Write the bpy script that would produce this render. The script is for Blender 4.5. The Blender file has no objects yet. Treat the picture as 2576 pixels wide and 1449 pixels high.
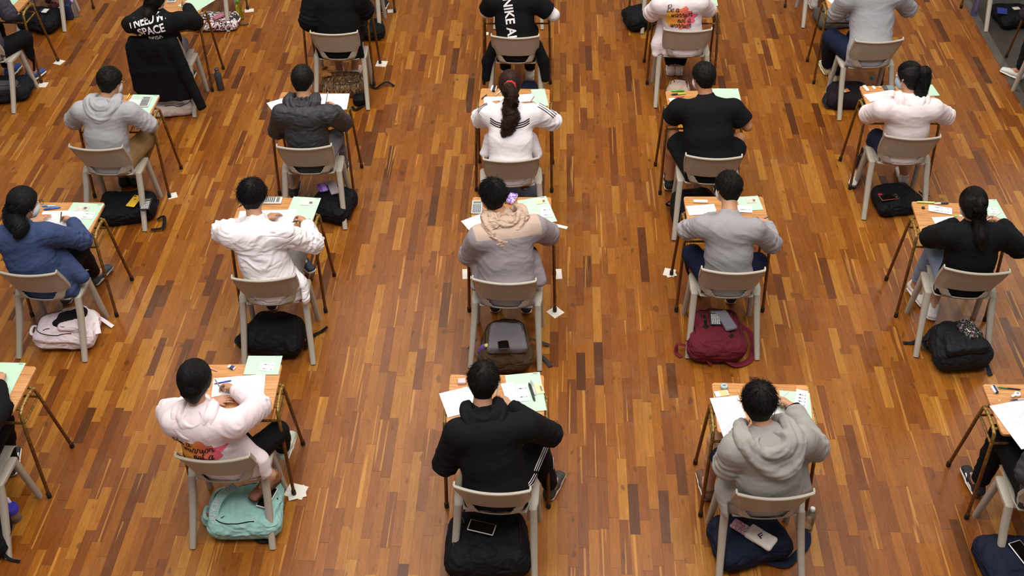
import bpy, bmesh, math, random
import numpy as np
from mathutils import Vector, Matrix, bvhtree

scene = bpy.context.scene
COL = scene.collection
PI = math.pi
RND = random.Random(7)

# ------------------------------------------------------------------ camera
CAM_F, CAM_P, CAM_Y, CAM_R, CAM_H = 2729.987, 0.7406, 0.0481016, -0.0189077, 5.78884
CX, CY = 1288.0, 724.5
def _axes():
    c, s = math.cos(CAM_Y), math.sin(CAM_Y)
    r = np.array([c, s, 0.]); fh = np.array([-s, c, 0.]); z = np.array([0, 0, 1.])
    cp, sp = math.cos(CAM_P), math.sin(CAM_P)
    fw = cp*fh - sp*z; up = sp*fh + cp*z
    cr, sr = math.cos(CAM_R), math.sin(CAM_R)
    return r*cr + up*sr, -r*sr + up*cr, fw
AXR, AXU, AXF = _axes()
def at(px, py, z):
    """point of the hall at height z that the photograph shows at (px, py)"""
    d = AXF + AXR*(px-CX)/CAM_F - AXU*(py-CY)/CAM_F
    t = (z-CAM_H)/d[2]
    return np.array([d[0]*t, d[1]*t, z])
def pxof(p):
    q = np.asarray(p, float) - [0, 0, CAM_H]
    d = q@AXF
    return (CX+CAM_F*(q@AXR)/d, CY-CAM_F*(q@AXU)/d)
cam = bpy.data.cameras.new('camera'); camo = bpy.data.objects.new('camera', cam); COL.objects.link(camo)
cam.sensor_width = 36.0; cam.lens = CAM_F/2576*36.0
M = Matrix.Identity(4)
for i in range(3):
    M[i][0] = AXR[i]; M[i][1] = AXU[i]; M[i][2] = -AXF[i]
M[0][3] = 0; M[1][3] = 0; M[2][3] = CAM_H
camo.matrix_world = M
cam.clip_start = .05; cam.clip_end = 100
scene.camera = camo

# ------------------------------------------------------------------ light
w = bpy.data.worlds.new('hall_ambient'); scene.world = w; w.use_nodes = True
w.node_tree.nodes['Background'].inputs[0].default_value = (1.0, .93, .87, 1)
w.node_tree.nodes['Background'].inputs[1].default_value = 0.25
def area(name, loc, target, size, sizey, power, col=(1, .96, .9)):
    l = bpy.data.lights.new(name, 'AREA'); l.shape = 'RECTANGLE'; l.size = size; l.size_y = sizey
    l.energy = power; l.color = col
    o = bpy.data.objects.new(name, l); COL.objects.link(o); o.location = loc
    o.rotation_euler = (Vector(target)-Vector(loc)).to_track_quat('-Z', 'Y').to_euler()
    return o
area('ceiling_lamp_light', (0, 8.0, 9.5), (0, 8.0, 0), 10, 4, 640, (1, .95, .88))
area('ceiling_lamp_light', (0, 2.6, 9.6), (0, 4.6, 0), 10, 3, 710, (1, .955, .91))
area('ceiling_lamp_light', (-2.4, 13.0, 9), (-1.2, 9, 0), 1.6, 4.5, 210, (1, .88, .74))
area('ceiling_lamp_light', (8.2, 15.0, 9), (4.0, 9, 0), 1.8, 5, 190, (1, .86, .72))
area('ceiling_lamp_light', (-7.6, 14.0, 9), (-3, 9, 0), 1.2, 3, 80, (1, .88, .74))
scene.view_settings.view_transform = 'Standard'
scene.view_settings.look = 'None'
scene.view_settings.gamma = 1.0
scene.view_settings.use_curve_mapping = False
scene.view_settings.exposure = 0.0

# ------------------------------------------------------------------ materials
def lin(c):
    if isinstance(c, str): c = [int(c[i:i+2], 16)/255 for i in (0, 2, 4)]
    return tuple((x/12.92 if x <= .04045 else ((x+.055)/1.055)**2.4) for x in c)+(1,)
MATS = {}
class NT:
    def __init__(s, m): s.t = m.node_tree; s.b = s.t.nodes['Principled BSDF']
    def n(s, typ, **kw):
        x = s.t.nodes.new(typ)
        for k, v in kw.items():
            if k in x.inputs.keys() if hasattr(x.inputs, 'keys') else False: x.inputs[k].default_value = v
            else: setattr(x, k, v)
        return x
    def l(s, a, b): s.t.links.new(a, b)
    def math(s, op, a, b=None, c=None):
        x = s.t.nodes.new('ShaderNodeMath'); x.operation = op
        for i, v in enumerate((a, b, c)):
            if v is None: continue
            if isinstance(v, (int, float)): x.inputs[i].default_value = v
            else: s.l(v, x.inputs[i])
        return x.outputs[0]
    def mix(s, f, a, b, blend='MIX'):
        x = s.t.nodes.new('ShaderNodeMix'); x.data_type = 'RGBA'; x.blend_type = blend
        for i, v in ((0, f), (6, a), (7, b)):
            if isinstance(v, (int, float, tuple)): x.inputs[i].default_value = v
            else: s.l(v, x.inputs[i])
        return x.outputs[2]
    def ramp(s, f, stops):
        x = s.t.nodes.new('ShaderNodeValToRGB'); e = x.color_ramp.elements
        while len(e) < len(stops): e.new(.5)
        for i, (p, c) in enumerate(stops): e[i].position = p; e[i].color = c
        s.l(f, x.inputs[0]); return x.outputs[0]
    def noise(s, vec, scale, detail=2, rough=.5, dist=0, dim='3D'):
        x = s.t.nodes.new('ShaderNodeTexNoise'); x.noise_dimensions = dim
        x.inputs['Scale'].default_value = scale; x.inputs['Detail'].default_value = detail
        x.inputs['Roughness'].default_value = rough; x.inputs['Distortion'].default_value = dist
        if vec is not None: s.l(vec, x.inputs['Vector'])
        return x.outputs['Fac']
    def vscale(s, vec, sc):
        x = s.t.nodes.new('ShaderNodeVectorMath'); x.operation = 'MULTIPLY'
        s.l(vec, x.inputs[0]); x.inputs[1].default_value = sc; return x.outputs[0]
    def bump(s, h, dist, strength=1, normal=None):
        x = s.t.nodes.new('ShaderNodeBump'); x.inputs['Distance'].default_value = dist; x.inputs['Strength'].default_value = strength
        s.l(h, x.inputs['Height'])
        if normal is not None: s.l(normal, x.inputs['Normal'])
        return x.outputs[0]
def newmat(name):
    m = bpy.data.materials.new(name); m.use_nodes = True; return m, NT(m)
def plain(c, rough=.5, metal=0, bump=0, bscale=60, var=0, spec=.5, trans=0, alpha=1, coat=0):
    k = ('plain', c, rough, metal, bump, bscale, var, spec, trans, alpha, coat)
    if k in MATS: return MATS[k]
    m, t = newmat('surface_'+str(c)); b = t.b
    b.inputs['Base Color'].default_value = lin(c); b.inputs['Roughness'].default_value = rough
    b.inputs['Metallic'].default_value = metal; b.inputs['Specular IOR Level'].default_value = spec
    b.inputs['Transmission Weight'].default_value = trans; b.inputs['Alpha'].default_value = alpha
    b.inputs['Coat Weight'].default_value = coat
    tc = t.n('ShaderNodeTexCoord').outputs['Object']
    if var:
        n = t.noise(tc, 9, 4, .6)
        t.l(t.mix(n, tuple(x*(1-var) for x in lin(c)[:3])+(1,), tuple(min(1, x*(1+var)) for x in lin(c)[:3])+(1,)), b.inputs['Base Color'])
    if bump: t.l(t.bump(t.noise(tc, bscale, 3), bump), b.inputs['Normal'])
    MATS[k] = m; return m
def fabric(c, c2=None, heather=.12, fold=.006, fscale=9, rough=.85, weave=.0006, sheen=.15, fdist=.8):
    k = ('fab', c, c2, heather, fold, fscale, rough, weave)
    if k in MATS: return MATS[k]
    m, t = newmat('fabric_'+str(c)); b = t.b
    tc = t.n('ShaderNodeTexCoord').outputs['Object']
    base = lin(c); o = lin(c2) if c2 else tuple(x*(1-heather) for x in base[:3])+(1,)
    n1 = t.noise(tc, 420, 2, .6)
    n2 = t.noise(tc, 14, 3, .6)
    f = t.math('MULTIPLY_ADD', n1, 1.6, -.3); f = t.math('ADD', f, t.math('MULTIPLY_ADD', n2, .6, -.3))
    cl = t.n('ShaderNodeClamp'); t.l(f, cl.inputs[0])
    t.l(t.mix(cl.outputs[0], o, base), b.inputs['Base Color'])
    b.inputs['Roughness'].default_value = rough; b.inputs['Specular IOR Level'].default_value = .25 if sum(base[:3]) > .08 else .15
    b.inputs['Sheen Weight'].default_value = sheen if sum(base[:3]) > .25 else 0; b.inputs['Sheen Roughness'].default_value = .6
    b.inputs['Sheen Tint'].default_value = base
    v = t.vscale(tc, (1, 1, 1.9))
    f1 = t.noise(v, fscale*.75, 1.5, .45, fdist*.6)
    rid = t.math('SQRT', t.math('MULTIPLY_ADD', t.math('POWER', t.math('SUBTRACT', f1, .5), 2.0), 1.0, .004))
    bn = t.bump(rid, fold*3.2, .75)
    t.l(t.bump(n1, weave, 1, bn), b.inputs['Normal'])
    MATS[k] = m; return m
def skin(c='C99A7B'):
    k = ('skin', c)
    if k in MATS: return MATS[k]
    m, t = newmat('skin'); b = t.b
    tc = t.n('ShaderNodeTexCoord').outputs['Object']
    n = t.noise(tc, 22, 3, .6)
    bc = lin(c)
    t.l(t.mix(n, (bc[0]*.86, bc[1]*.76, bc[2]*.7, 1), bc), b.inputs['Base Color'])
    b.inputs['Roughness'].default_value = .5
    b.inputs['Subsurface Weight'].default_value = .08; b.inputs['Subsurface Radius'].default_value = (.01, .004, .002)
    b.inputs['Subsurface Scale'].default_value = .3
    t.l(t.bump(t.noise(tc, 260, 2), .0008), b.inputs['Normal'])
    MATS[k] = m; return m
def hairmat(c='0E0B0A', rough=.42):
    k = ('hair', c, rough)
    if k in MATS: return MATS[k]
    m, t = newmat('hair'); b = t.b
    tc = t.n('ShaderNodeTexCoord').outputs['Object']
    bc = lin(c)
    n = t.noise(tc, 35, 3, .7)
    t.l(t.mix(n, tuple(x*.5 for x in bc[:3])+(1,), tuple(x*1.7 for x in bc[:3])+(1,)), b.inputs['Base Color'])
    b.inputs['Roughness'].default_value = rough+.12; b.inputs['Specular IOR Level'].default_value = .22
    t.l(t.bump(t.noise(t.vscale(tc, (1, 1, .25)), 300, 2), .002), b.inputs['Normal'])
    MATS[k] = m; return m

def floor_mat():
    m, t = newmat('parquet_strips'); b = t.b
    tc = t.n('ShaderNodeTexCoord').outputs['Object']
    sp = t.n('ShaderNodeSeparateXYZ'); t.l(tc, sp.inputs[0])
    x, y = sp.outputs[0], sp.outputs[1]
    W, L = .0655, .44
    xr = t.math('DIVIDE', x, W); row = t.math('FLOOR', xr); fx = t.math('SUBTRACT', xr, row)
    wn = t.n('ShaderNodeTexWhiteNoise'); wn.noise_dimensions = '1D'; t.l(row, wn.inputs['W'])
    off = t.math('MULTIPLY', wn.outputs['Value'], 17.0)
    cv = t.n('ShaderNodeCombineXYZ'); t.l(t.math('MULTIPLY', row, 3.7), cv.inputs[0]); t.l(t.math('MULTIPLY', y, 1.3), cv.inputs[1])
    wob = t.math('MULTIPLY', t.noise(cv.outputs[0], 1.0, 0), 1.3)
    yr = t.math('ADD', t.math('ADD', t.math('DIVIDE', y, L), off), wob)
    idx = t.math('FLOOR', yr); fy = t.math('SUBTRACT', yr, idx)
    cid = t.n('ShaderNodeCombineXYZ'); t.l(row, cid.inputs[0]); t.l(idx, cid.inputs[1])
    w2 = t.n('ShaderNodeTexWhiteNoise'); w2.noise_dimensions = '2D'; t.l(cid.outputs[0], w2.inputs['Vector'])
    w3 = t.n('ShaderNodeSeparateColor'); t.l(w2.outputs['Color'], w3.inputs[0])
    r1, r2, r3 = w3.outputs[0], w3.outputs[1], w3.outputs[2]
    base = t.ramp(r1, [(0, lin(FLC[0])), (.07, lin(FLC[1])), (.34, lin(FLC[2])), (.82, lin(FLC[3])), (1, lin(FLC[4]))])
    # grain: long streaks along the strip, shifted per piece
    sh = t.n('ShaderNodeCombineXYZ')
    t.l(t.math('ADD', x, t.math('MULTIPLY', r2, 31)), sh.inputs[0]); t.l(t.math('ADD', y, t.math('MULTIPLY', r3, 47)), sh.inputs[1])
    g = t.vscale(sh.outputs[0], (75, 5.5, 1)); g1 = t.noise(g, 1, 4, .65, .6, '2D')
    g2 = t.noise(t.vscale(sh.outputs[0], (16, 3.2, 1)), 1, 3, .6, 1.6, '2D')
    rings = t.math('SINE', t.math('MULTIPLY', g2, 34))
    k = t.math('ADD', t.math('MULTIPLY', t.math('SUBTRACT', g1, .5), 1.0), t.math('MULTIPLY', rings, .065))
    c1 = t.mix(t.math('MULTIPLY_ADD', k, 1.0, .5), tuple(v*.55 for v in (1, .92, .85))+(1,), (1.3, 1.28, 1.2, 1))
    c2 = t.mix(1.0, base, c1, 'MULTIPLY')
    # golden sapwood streaks
    s1 = t.noise(t.vscale(sh.outputs[0], (34, .9, 1)), 1, 1, .5, .3, '2D')
    sm = t.math('MULTIPLY', t.math('GREATER_THAN', r3, .66), t.ramp(s1, [(.63, (0, 0, 0, 1)), (.70, (1, 1, 1, 1))]))
    c3 = t.mix(t.math('MULTIPLY', sm, .5), c2, lin('CC9244'))
    # dark knots
    kn = t.noise(t.vscale(sh.outputs[0], (14, 7, 1)), 1, 1, .5, 0, '2D')
    c4 = t.mix(t.ramp(kn, [(.74, (0, 0, 0, 1)), (.82, (.55, .55, .55, 1))]), c3, lin('3E1F0C'))
    # joints
    ex = t.math('MINIMUM', fx, t.math('SUBTRACT', 1.0, fx)); ey = t.math('MINIMUM', fy, t.math('SUBTRACT', 1.0, fy))
    jx = t.math('LESS_THAN', ex, .010); jy = t.math('LESS_THAN', ey, .0032)
    j = t.math('MAXIMUM', jx, jy)
    # worn and dusty grey patches in the aisles, and a slow tone drift over the hall
    wr = t.noise(tc, 1.1, 5, .62, .4); wr2 = t.noise(tc, 7, 5, .7)
    wear = t.math('MULTIPLY', t.ramp(wr, [(.46, (0, 0, 0, 1)), (.72, (1, 1, 1, 1))]), t.ramp(wr2, [(.4, (0, 0, 0, 1)), (.75, (1, 1, 1, 1))]))
    c5 = t.mix(t.math('MULTIPLY', wear, .42), c4, lin('8E6C4C'))
    c6 = t.mix(t.math('MULTIPLY', j, .5), c5, lin('2E1708'))
    t.l(c6, b.inputs['Base Color'])
    rr = t.math('ADD', .27, t.math('MULTIPLY', wear, .2)); rr = t.math('ADD', rr, t.math('MULTIPLY', t.noise(tc, 3.5, 4, .6), .12))
    t.l(rr, b.inputs['Roughness'])
    b.inputs['Specular IOR Level'].default_value = .34
    hh = t.math('ADD', t.math('MULTIPLY', j, -.6), t.math('MULTIPLY', r2, .9))
    bn = t.bump(hh, .0004, .5); t.l(t.bump(t.noise(tc, 11, 2), .0012, .5, bn), b.inputs['Normal'])
    return m
FLC = ('522C12', '764014', '874D16', '985D1B', 'AC752C')

def wood_top():
    if 'top' in MATS: return MATS['top']
    m, t = newmat('desk_wood_laminate'); b = t.b
    tc = t.n('ShaderNodeTexCoord').outputs['Object']
    sc = t.vscale(tc, (3, 60, 3)); n = t.noise(sc, 1.6, 4, .6, .4)
    s2 = t.math('SINE', t.math('MULTIPLY', t.noise(t.vscale(tc, (.8, 9, 1)), 1.2, 2, .5, .3), 60))
    f = t.math('ADD', n, t.math('MULTIPLY', s2, .07))
    t.l(t.ramp(f, [(.3, lin('A8703F')), (.5, lin('C28950')), (.72, lin('D4A06A'))]), b.inputs['Base Color'])
    b.inputs['Roughness'].default_value = .42
    MATS['top'] = m; return m
def chair_plastic():
    if 'ch' in MATS: return MATS['ch']
    m, t = newmat('moulded_grey_plastic'); b = t.b
    tc = t.n('ShaderNodeTexCoord').outputs['Object']
    n = t.noise(tc, 5, 4, .6)
    t.l(t.mix(n, lin('A59C8E'), lin('B9B1A4')), b.inputs['Base Color'])
    b.inputs['Roughness'].default_value = .42
    t.l(t.bump(t.noise(tc, 500, 2), .0006), b.inputs['Normal'])
    MATS['ch'] = m; return m
def painted_steel():
    if 'st' in MATS: return MATS['st']
    m, t = newmat('brown_painted_steel'); b = t.b
    tc = t.n('ShaderNodeTexCoord').outputs['Object']
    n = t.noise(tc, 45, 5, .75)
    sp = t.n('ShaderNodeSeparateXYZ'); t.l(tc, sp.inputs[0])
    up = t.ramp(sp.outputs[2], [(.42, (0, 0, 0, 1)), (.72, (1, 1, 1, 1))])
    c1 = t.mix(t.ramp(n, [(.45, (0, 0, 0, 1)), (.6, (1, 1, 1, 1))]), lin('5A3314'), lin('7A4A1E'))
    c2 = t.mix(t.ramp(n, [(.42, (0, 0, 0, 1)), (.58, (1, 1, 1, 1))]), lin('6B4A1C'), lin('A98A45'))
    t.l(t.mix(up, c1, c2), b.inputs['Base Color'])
    b.inputs['Roughness'].default_value = .4; b.inputs['Metallic'].default_value = .25
    MATS['st'] = m; return m
def paper(base, lines=36, ink='8A8A90', region=(.08, .92, .06, .94), dens=.5, strength=.55, head=None, tint=None):
    k = ('paper', base, lines, ink, region, dens, strength, head, tint)
    if k in MATS: return MATS[k]
    m, t = newmat('printed_paper'); b = t.b
    g = t.n('ShaderNodeTexCoord').outputs['Generated']
    sp = t.n('ShaderNodeSeparateXYZ'); t.l(g, sp.inputs[0]); x, y = sp.outputs[0], sp.outputs[1]
    ly = t.math('MULTIPLY', y, lines); fl = t.math('FLOOR', ly); fr = t.math('SUBTRACT', ly, fl)
    ink_row = t.math('LESS_THAN', fr, .42)
    cv = t.n('ShaderNodeCombineXYZ'); t.l(t.math('MULTIPLY', x, 30), cv.inputs[0]); t.l(t.math('MULTIPLY', fl, 7.3), cv.inputs[1])
    n = t.noise(cv.outputs[0], 1.0, 2, .7, 0, '2D')
    cv2 = t.n('ShaderNodeCombineXYZ'); t.l(t.math('MULTIPLY', x, 2.2), cv2.inputs[0]); t.l(t.math('MULTIPLY', y, 5), cv2.inputs[1])
    n2 = t.noise(cv2.outputs[0], 1.3, 1, .5, 0, '2D')
    msk = t.math('MULTIPLY', ink_row, t.math('GREATER_THAN', n, .5))
    msk = t.math('MULTIPLY', msk, t.math('GREATER_THAN', n2, 1-dens))
    for v, a, c in ((x, region[0], region[1]), (y, region[2], region[3])):
        msk = t.math('MULTIPLY', msk, t.math('GREATER_THAN', v, a)); msk = t.math('MULTIPLY', msk, t.math('LESS_THAN', v, c))
    col = t.mix(t.math('MULTIPLY', msk, strength), lin(base), lin(ink))
    if head:
        mh = t.math('MULTIPLY', t.math('GREATER_THAN', y, .955), t.math('MULTIPLY', t.math('GREATER_THAN', x, .8), t.math('LESS_THAN', x, .93)))
        mh = t.math('MULTIPLY', mh, t.math('LESS_THAN', y, .975))
        col = t.mix(t.math('MULTIPLY', mh, .8), col, lin(head))
    t.l(col, b.inputs['Base Color']); b.inputs['Roughness'].default_value = .6
    MATS[k] = m; return m
def barcode():
    if 'bar' in MATS: return MATS['bar']
    m, t = newmat('printed_barcode'); b = t.b
    g = t.n('ShaderNodeTexCoord').outputs['Generated']
    sp = t.n('ShaderNodeSeparateXYZ'); t.l(g, sp.inputs[0])
    cv = t.n('ShaderNodeCombineXYZ'); t.l(t.math('MULTIPLY', sp.outputs[0], 26), cv.inputs[0])
    n = t.n('ShaderNodeTexWhiteNoise'); n.noise_dimensions = '1D'; t.l(t.math('FLOOR', t.math('MULTIPLY', sp.outputs[0], 34)), n.inputs['W'])
    t.l(t.mix(t.math('GREATER_THAN', n.outputs['Value'], .48), lin('EDEDEF'), lin('22222A')), b.inputs['Base Color'])
    b.inputs['Roughness'].default_value = .6
    MATS['bar'] = m; return m
def pattern(c0, c1, c2, scale=30, thr=.52, stretch=(1, 1, 1), dist=1.5):
    k = ('pat', c0, c1, c2, scale, thr, stretch)
    if k in MATS: return MATS[k]
    m, t = newmat('printed_cloth'); b = t.b
    tc = t.vscale(t.n('ShaderNodeTexCoord').outputs['Object'], stretch)
    n = t.noise(tc, scale, 2, .5, dist); n2 = t.noise(tc, scale*.6, 2, .5, dist)
    a = t.mix(t.ramp(n, [(thr-.02, (0, 0, 0, 1)), (thr+.02, (1, 1, 1, 1))]), lin(c0), lin(c1))
    t.l(t.mix(t.ramp(n2, [(.6, (0, 0, 0, 1)), (.64, (1, 1, 1, 1))]), a, lin(c2)), b.inputs['Base Color'])
    b.inputs['Roughness'].default_value = .7
    t.l(t.bump(t.noise(tc, 20, 3), .008), b.inputs['Normal'])
    MATS[k] = m; return m
# ------------------------------------------------------------------ mesh helpers
def tag(o, label=None, cat=None, group=None, kind=None):
    if label: o['label'] = label
    if cat: o['category'] = cat
    if group: o['group'] = group
    if kind: o['kind'] = kind
    return o
def mkobj(name, V, F, mat, parent=None, loc=None, rot=0, smooth=True, sm_angle=None):
    me = bpy.data.meshes.new(name)
    V = np.asarray(V, np.float32)
    if isinstance(F, np.ndarray):
        n = len(F); k = F.shape[1]
        me.vertices.add(len(V)); me.vertices.foreach_set('co', V.ravel())
        me.loops.add(n*k); me.loops.foreach_set('vertex_index', F.astype(np.int32).ravel())
        me.polygons.add(n); me.polygons.foreach_set('loop_start', np.arange(0, n*k, k, dtype=np.int32))
        me.update(calc_edges=True); me.validate()
    else:
        me.from_pydata([tuple(v) for v in V.tolist()], [], F); me.update()
    if smooth: me.polygons.foreach_set('use_smooth', np.ones(len(me.polygons), bool))
    if mat: me.materials.append(mat)
    o = bpy.data.objects.new(name, me); COL.objects.link(o)
    if parent is not None: o.parent = parent
    if loc is not None: o.location = loc
    if rot: o.rotation_euler = (0, 0, rot)
    if sm_angle is not None and smooth:
        try: me.set_sharp_from_angle(angle=math.radians(sm_angle))
        except Exception: pass
    return o
def empty(name, loc, rz=0):
    o = bpy.data.objects.new(name, None); COL.objects.link(o); o.location = loc; o.rotation_euler = (0, 0, rz)
    o.empty_display_size = .1
    return o
class MB:
    """collects simple shapes of ONE part"""
    def __init__(s): s.V = []; s.F = []
    def add(s, V, F):
        o = len(s.V); s.V += [tuple(map(float, v)) for v in V]; s.F += [tuple(i+o for i in f) for f in F]; return s
    def box(s, c, d, rot=0, bev=0):
        bm = bmesh.new(); bmesh.ops.create_cube(bm, size=1)
        bmesh.ops.scale(bm, vec=d, verts=bm.verts)
        if bev: bmesh.ops.bevel(bm, geom=list(bm.edges), offset=bev, segments=3, affect='EDGES', profile=.5)
        if rot is not None and rot: bmesh.ops.rotate(bm, cent=(0, 0, 0), matrix=Matrix.Rotation(rot, 3, 'Z') if not isinstance(rot, Matrix) else rot, verts=bm.verts)
        bmesh.ops.translate(bm, vec=c, verts=bm.verts)
        bm.verts.index_update(); s.add([v.co[:] for v in bm.verts], [[v.index for v in f.verts] for f in bm.faces]); bm.free(); return s
    def sweep(s, pts, rad, n=10, side=None, cap=True, power=2.0):
        """rad: list of r or (w,h) per point; side: reference vector for w"""
        pts = [np.asarray(p, float) for p in pts]; m = len(pts)
        if not isinstance(rad, (list, tuple)) or (isinstance(rad, tuple)): rad = [rad]*m
        V = []; prev = None
        for i, p in enumerate(pts):
            d = pts[min(i+1, m-1)]-pts[max(i-1, 0)]; d = d/(np.linalg.norm(d)+1e-9)
            if side is not None: sv = np.asarray(side[i] if isinstance(side, list) else side, float)
            elif prev is not None: sv = prev
            else: sv = np.array([1., 0, 0]) if abs(d[0]) < .9 else np.array([0, 1., 0])
            sv = sv-d*(sv@d); sv /= np.linalg.norm(sv)+1e-9; prev = sv; u = np.cross(d, sv)
            r = rad[i]; a, b = (r if isinstance(r, (tuple, list)) else (r, r))
            for k in range(n):
                th = 2*PI*k/n; c, q = math.cos(th), math.sin(th)
                e = 2/power
                V.append(p+sv*a*math.copysign(abs(c)**e, c)+u*b*math.copysign(abs(q)**e, q))
        F = [(i*n+k, i*n+(k+1) % n, (i+1)*n+(k+1) % n, (i+1)*n+k) for i in range(m-1) for k in range(n)]
        if cap: F += [tuple(reversed(range(n))), tuple(range((m-1)*n, m*n))]
        return s.add(V, F)
    def lathe(s, prof, c=(0, 0, 0), n=20, axis=None):
        V = []; c = np.asarray(c, float)
        if axis is None: ax = np.array([0, 0, 1.])
        else: ax = np.asarray(axis, float)/np.linalg.norm(axis)
        t = np.array([1., 0, 0]) if abs(ax[0]) < .9 else np.array([0, 1., 0]); t = t-ax*(t@ax); t /= np.linalg.norm(t); u = np.cross(ax, t)
        for r, z in prof:
            for k in range(n):
                a = 2*PI*k/n; V.append(c+ax*z+t*r*math.cos(a)+u*r*math.sin(a))
        m = len(prof)
        F = [(i*n+k, i*n+(k+1) % n, (i+1)*n+(k+1) % n, (i+1)*n+k) for i in range(m-1) for k in range(n)]
        F += [tuple(reversed(range(n))), tuple(range((m-1)*n, m*n))]
        return s.add(V, F)
    def build(s, name, mat, parent=None, loc=None, rot=0, smooth=True, ang=40):
        return mkobj(name, np.array(s.V), s.F, mat, parent, loc, rot, smooth, ang)
def spline(pts, n=8):
    P = [np.asarray(p, float) for p in pts]; P = [2*P[0]-P[1]]+P+[2*P[-1]-P[-2]]
    out = []
    for i in range(1, len(P)-2):
        for k in range(n):
            t = k/n
            out.append(.5*((2*P[i])+(-P[i-1]+P[i+1])*t+(2*P[i-1]-5*P[i]+4*P[i+1]-P[i+2])*t*t+(-P[i-1]+3*P[i]-3*P[i+1]+P[i+2])*t**3))
    out.append(P[-2]); return out
def copy_tree(o, parent=None):
    c = o.copy(); COL.objects.link(c)
    if parent is not None: c.parent = parent
    for ch in o.children: copy_tree(ch, c)
    return c

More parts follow.
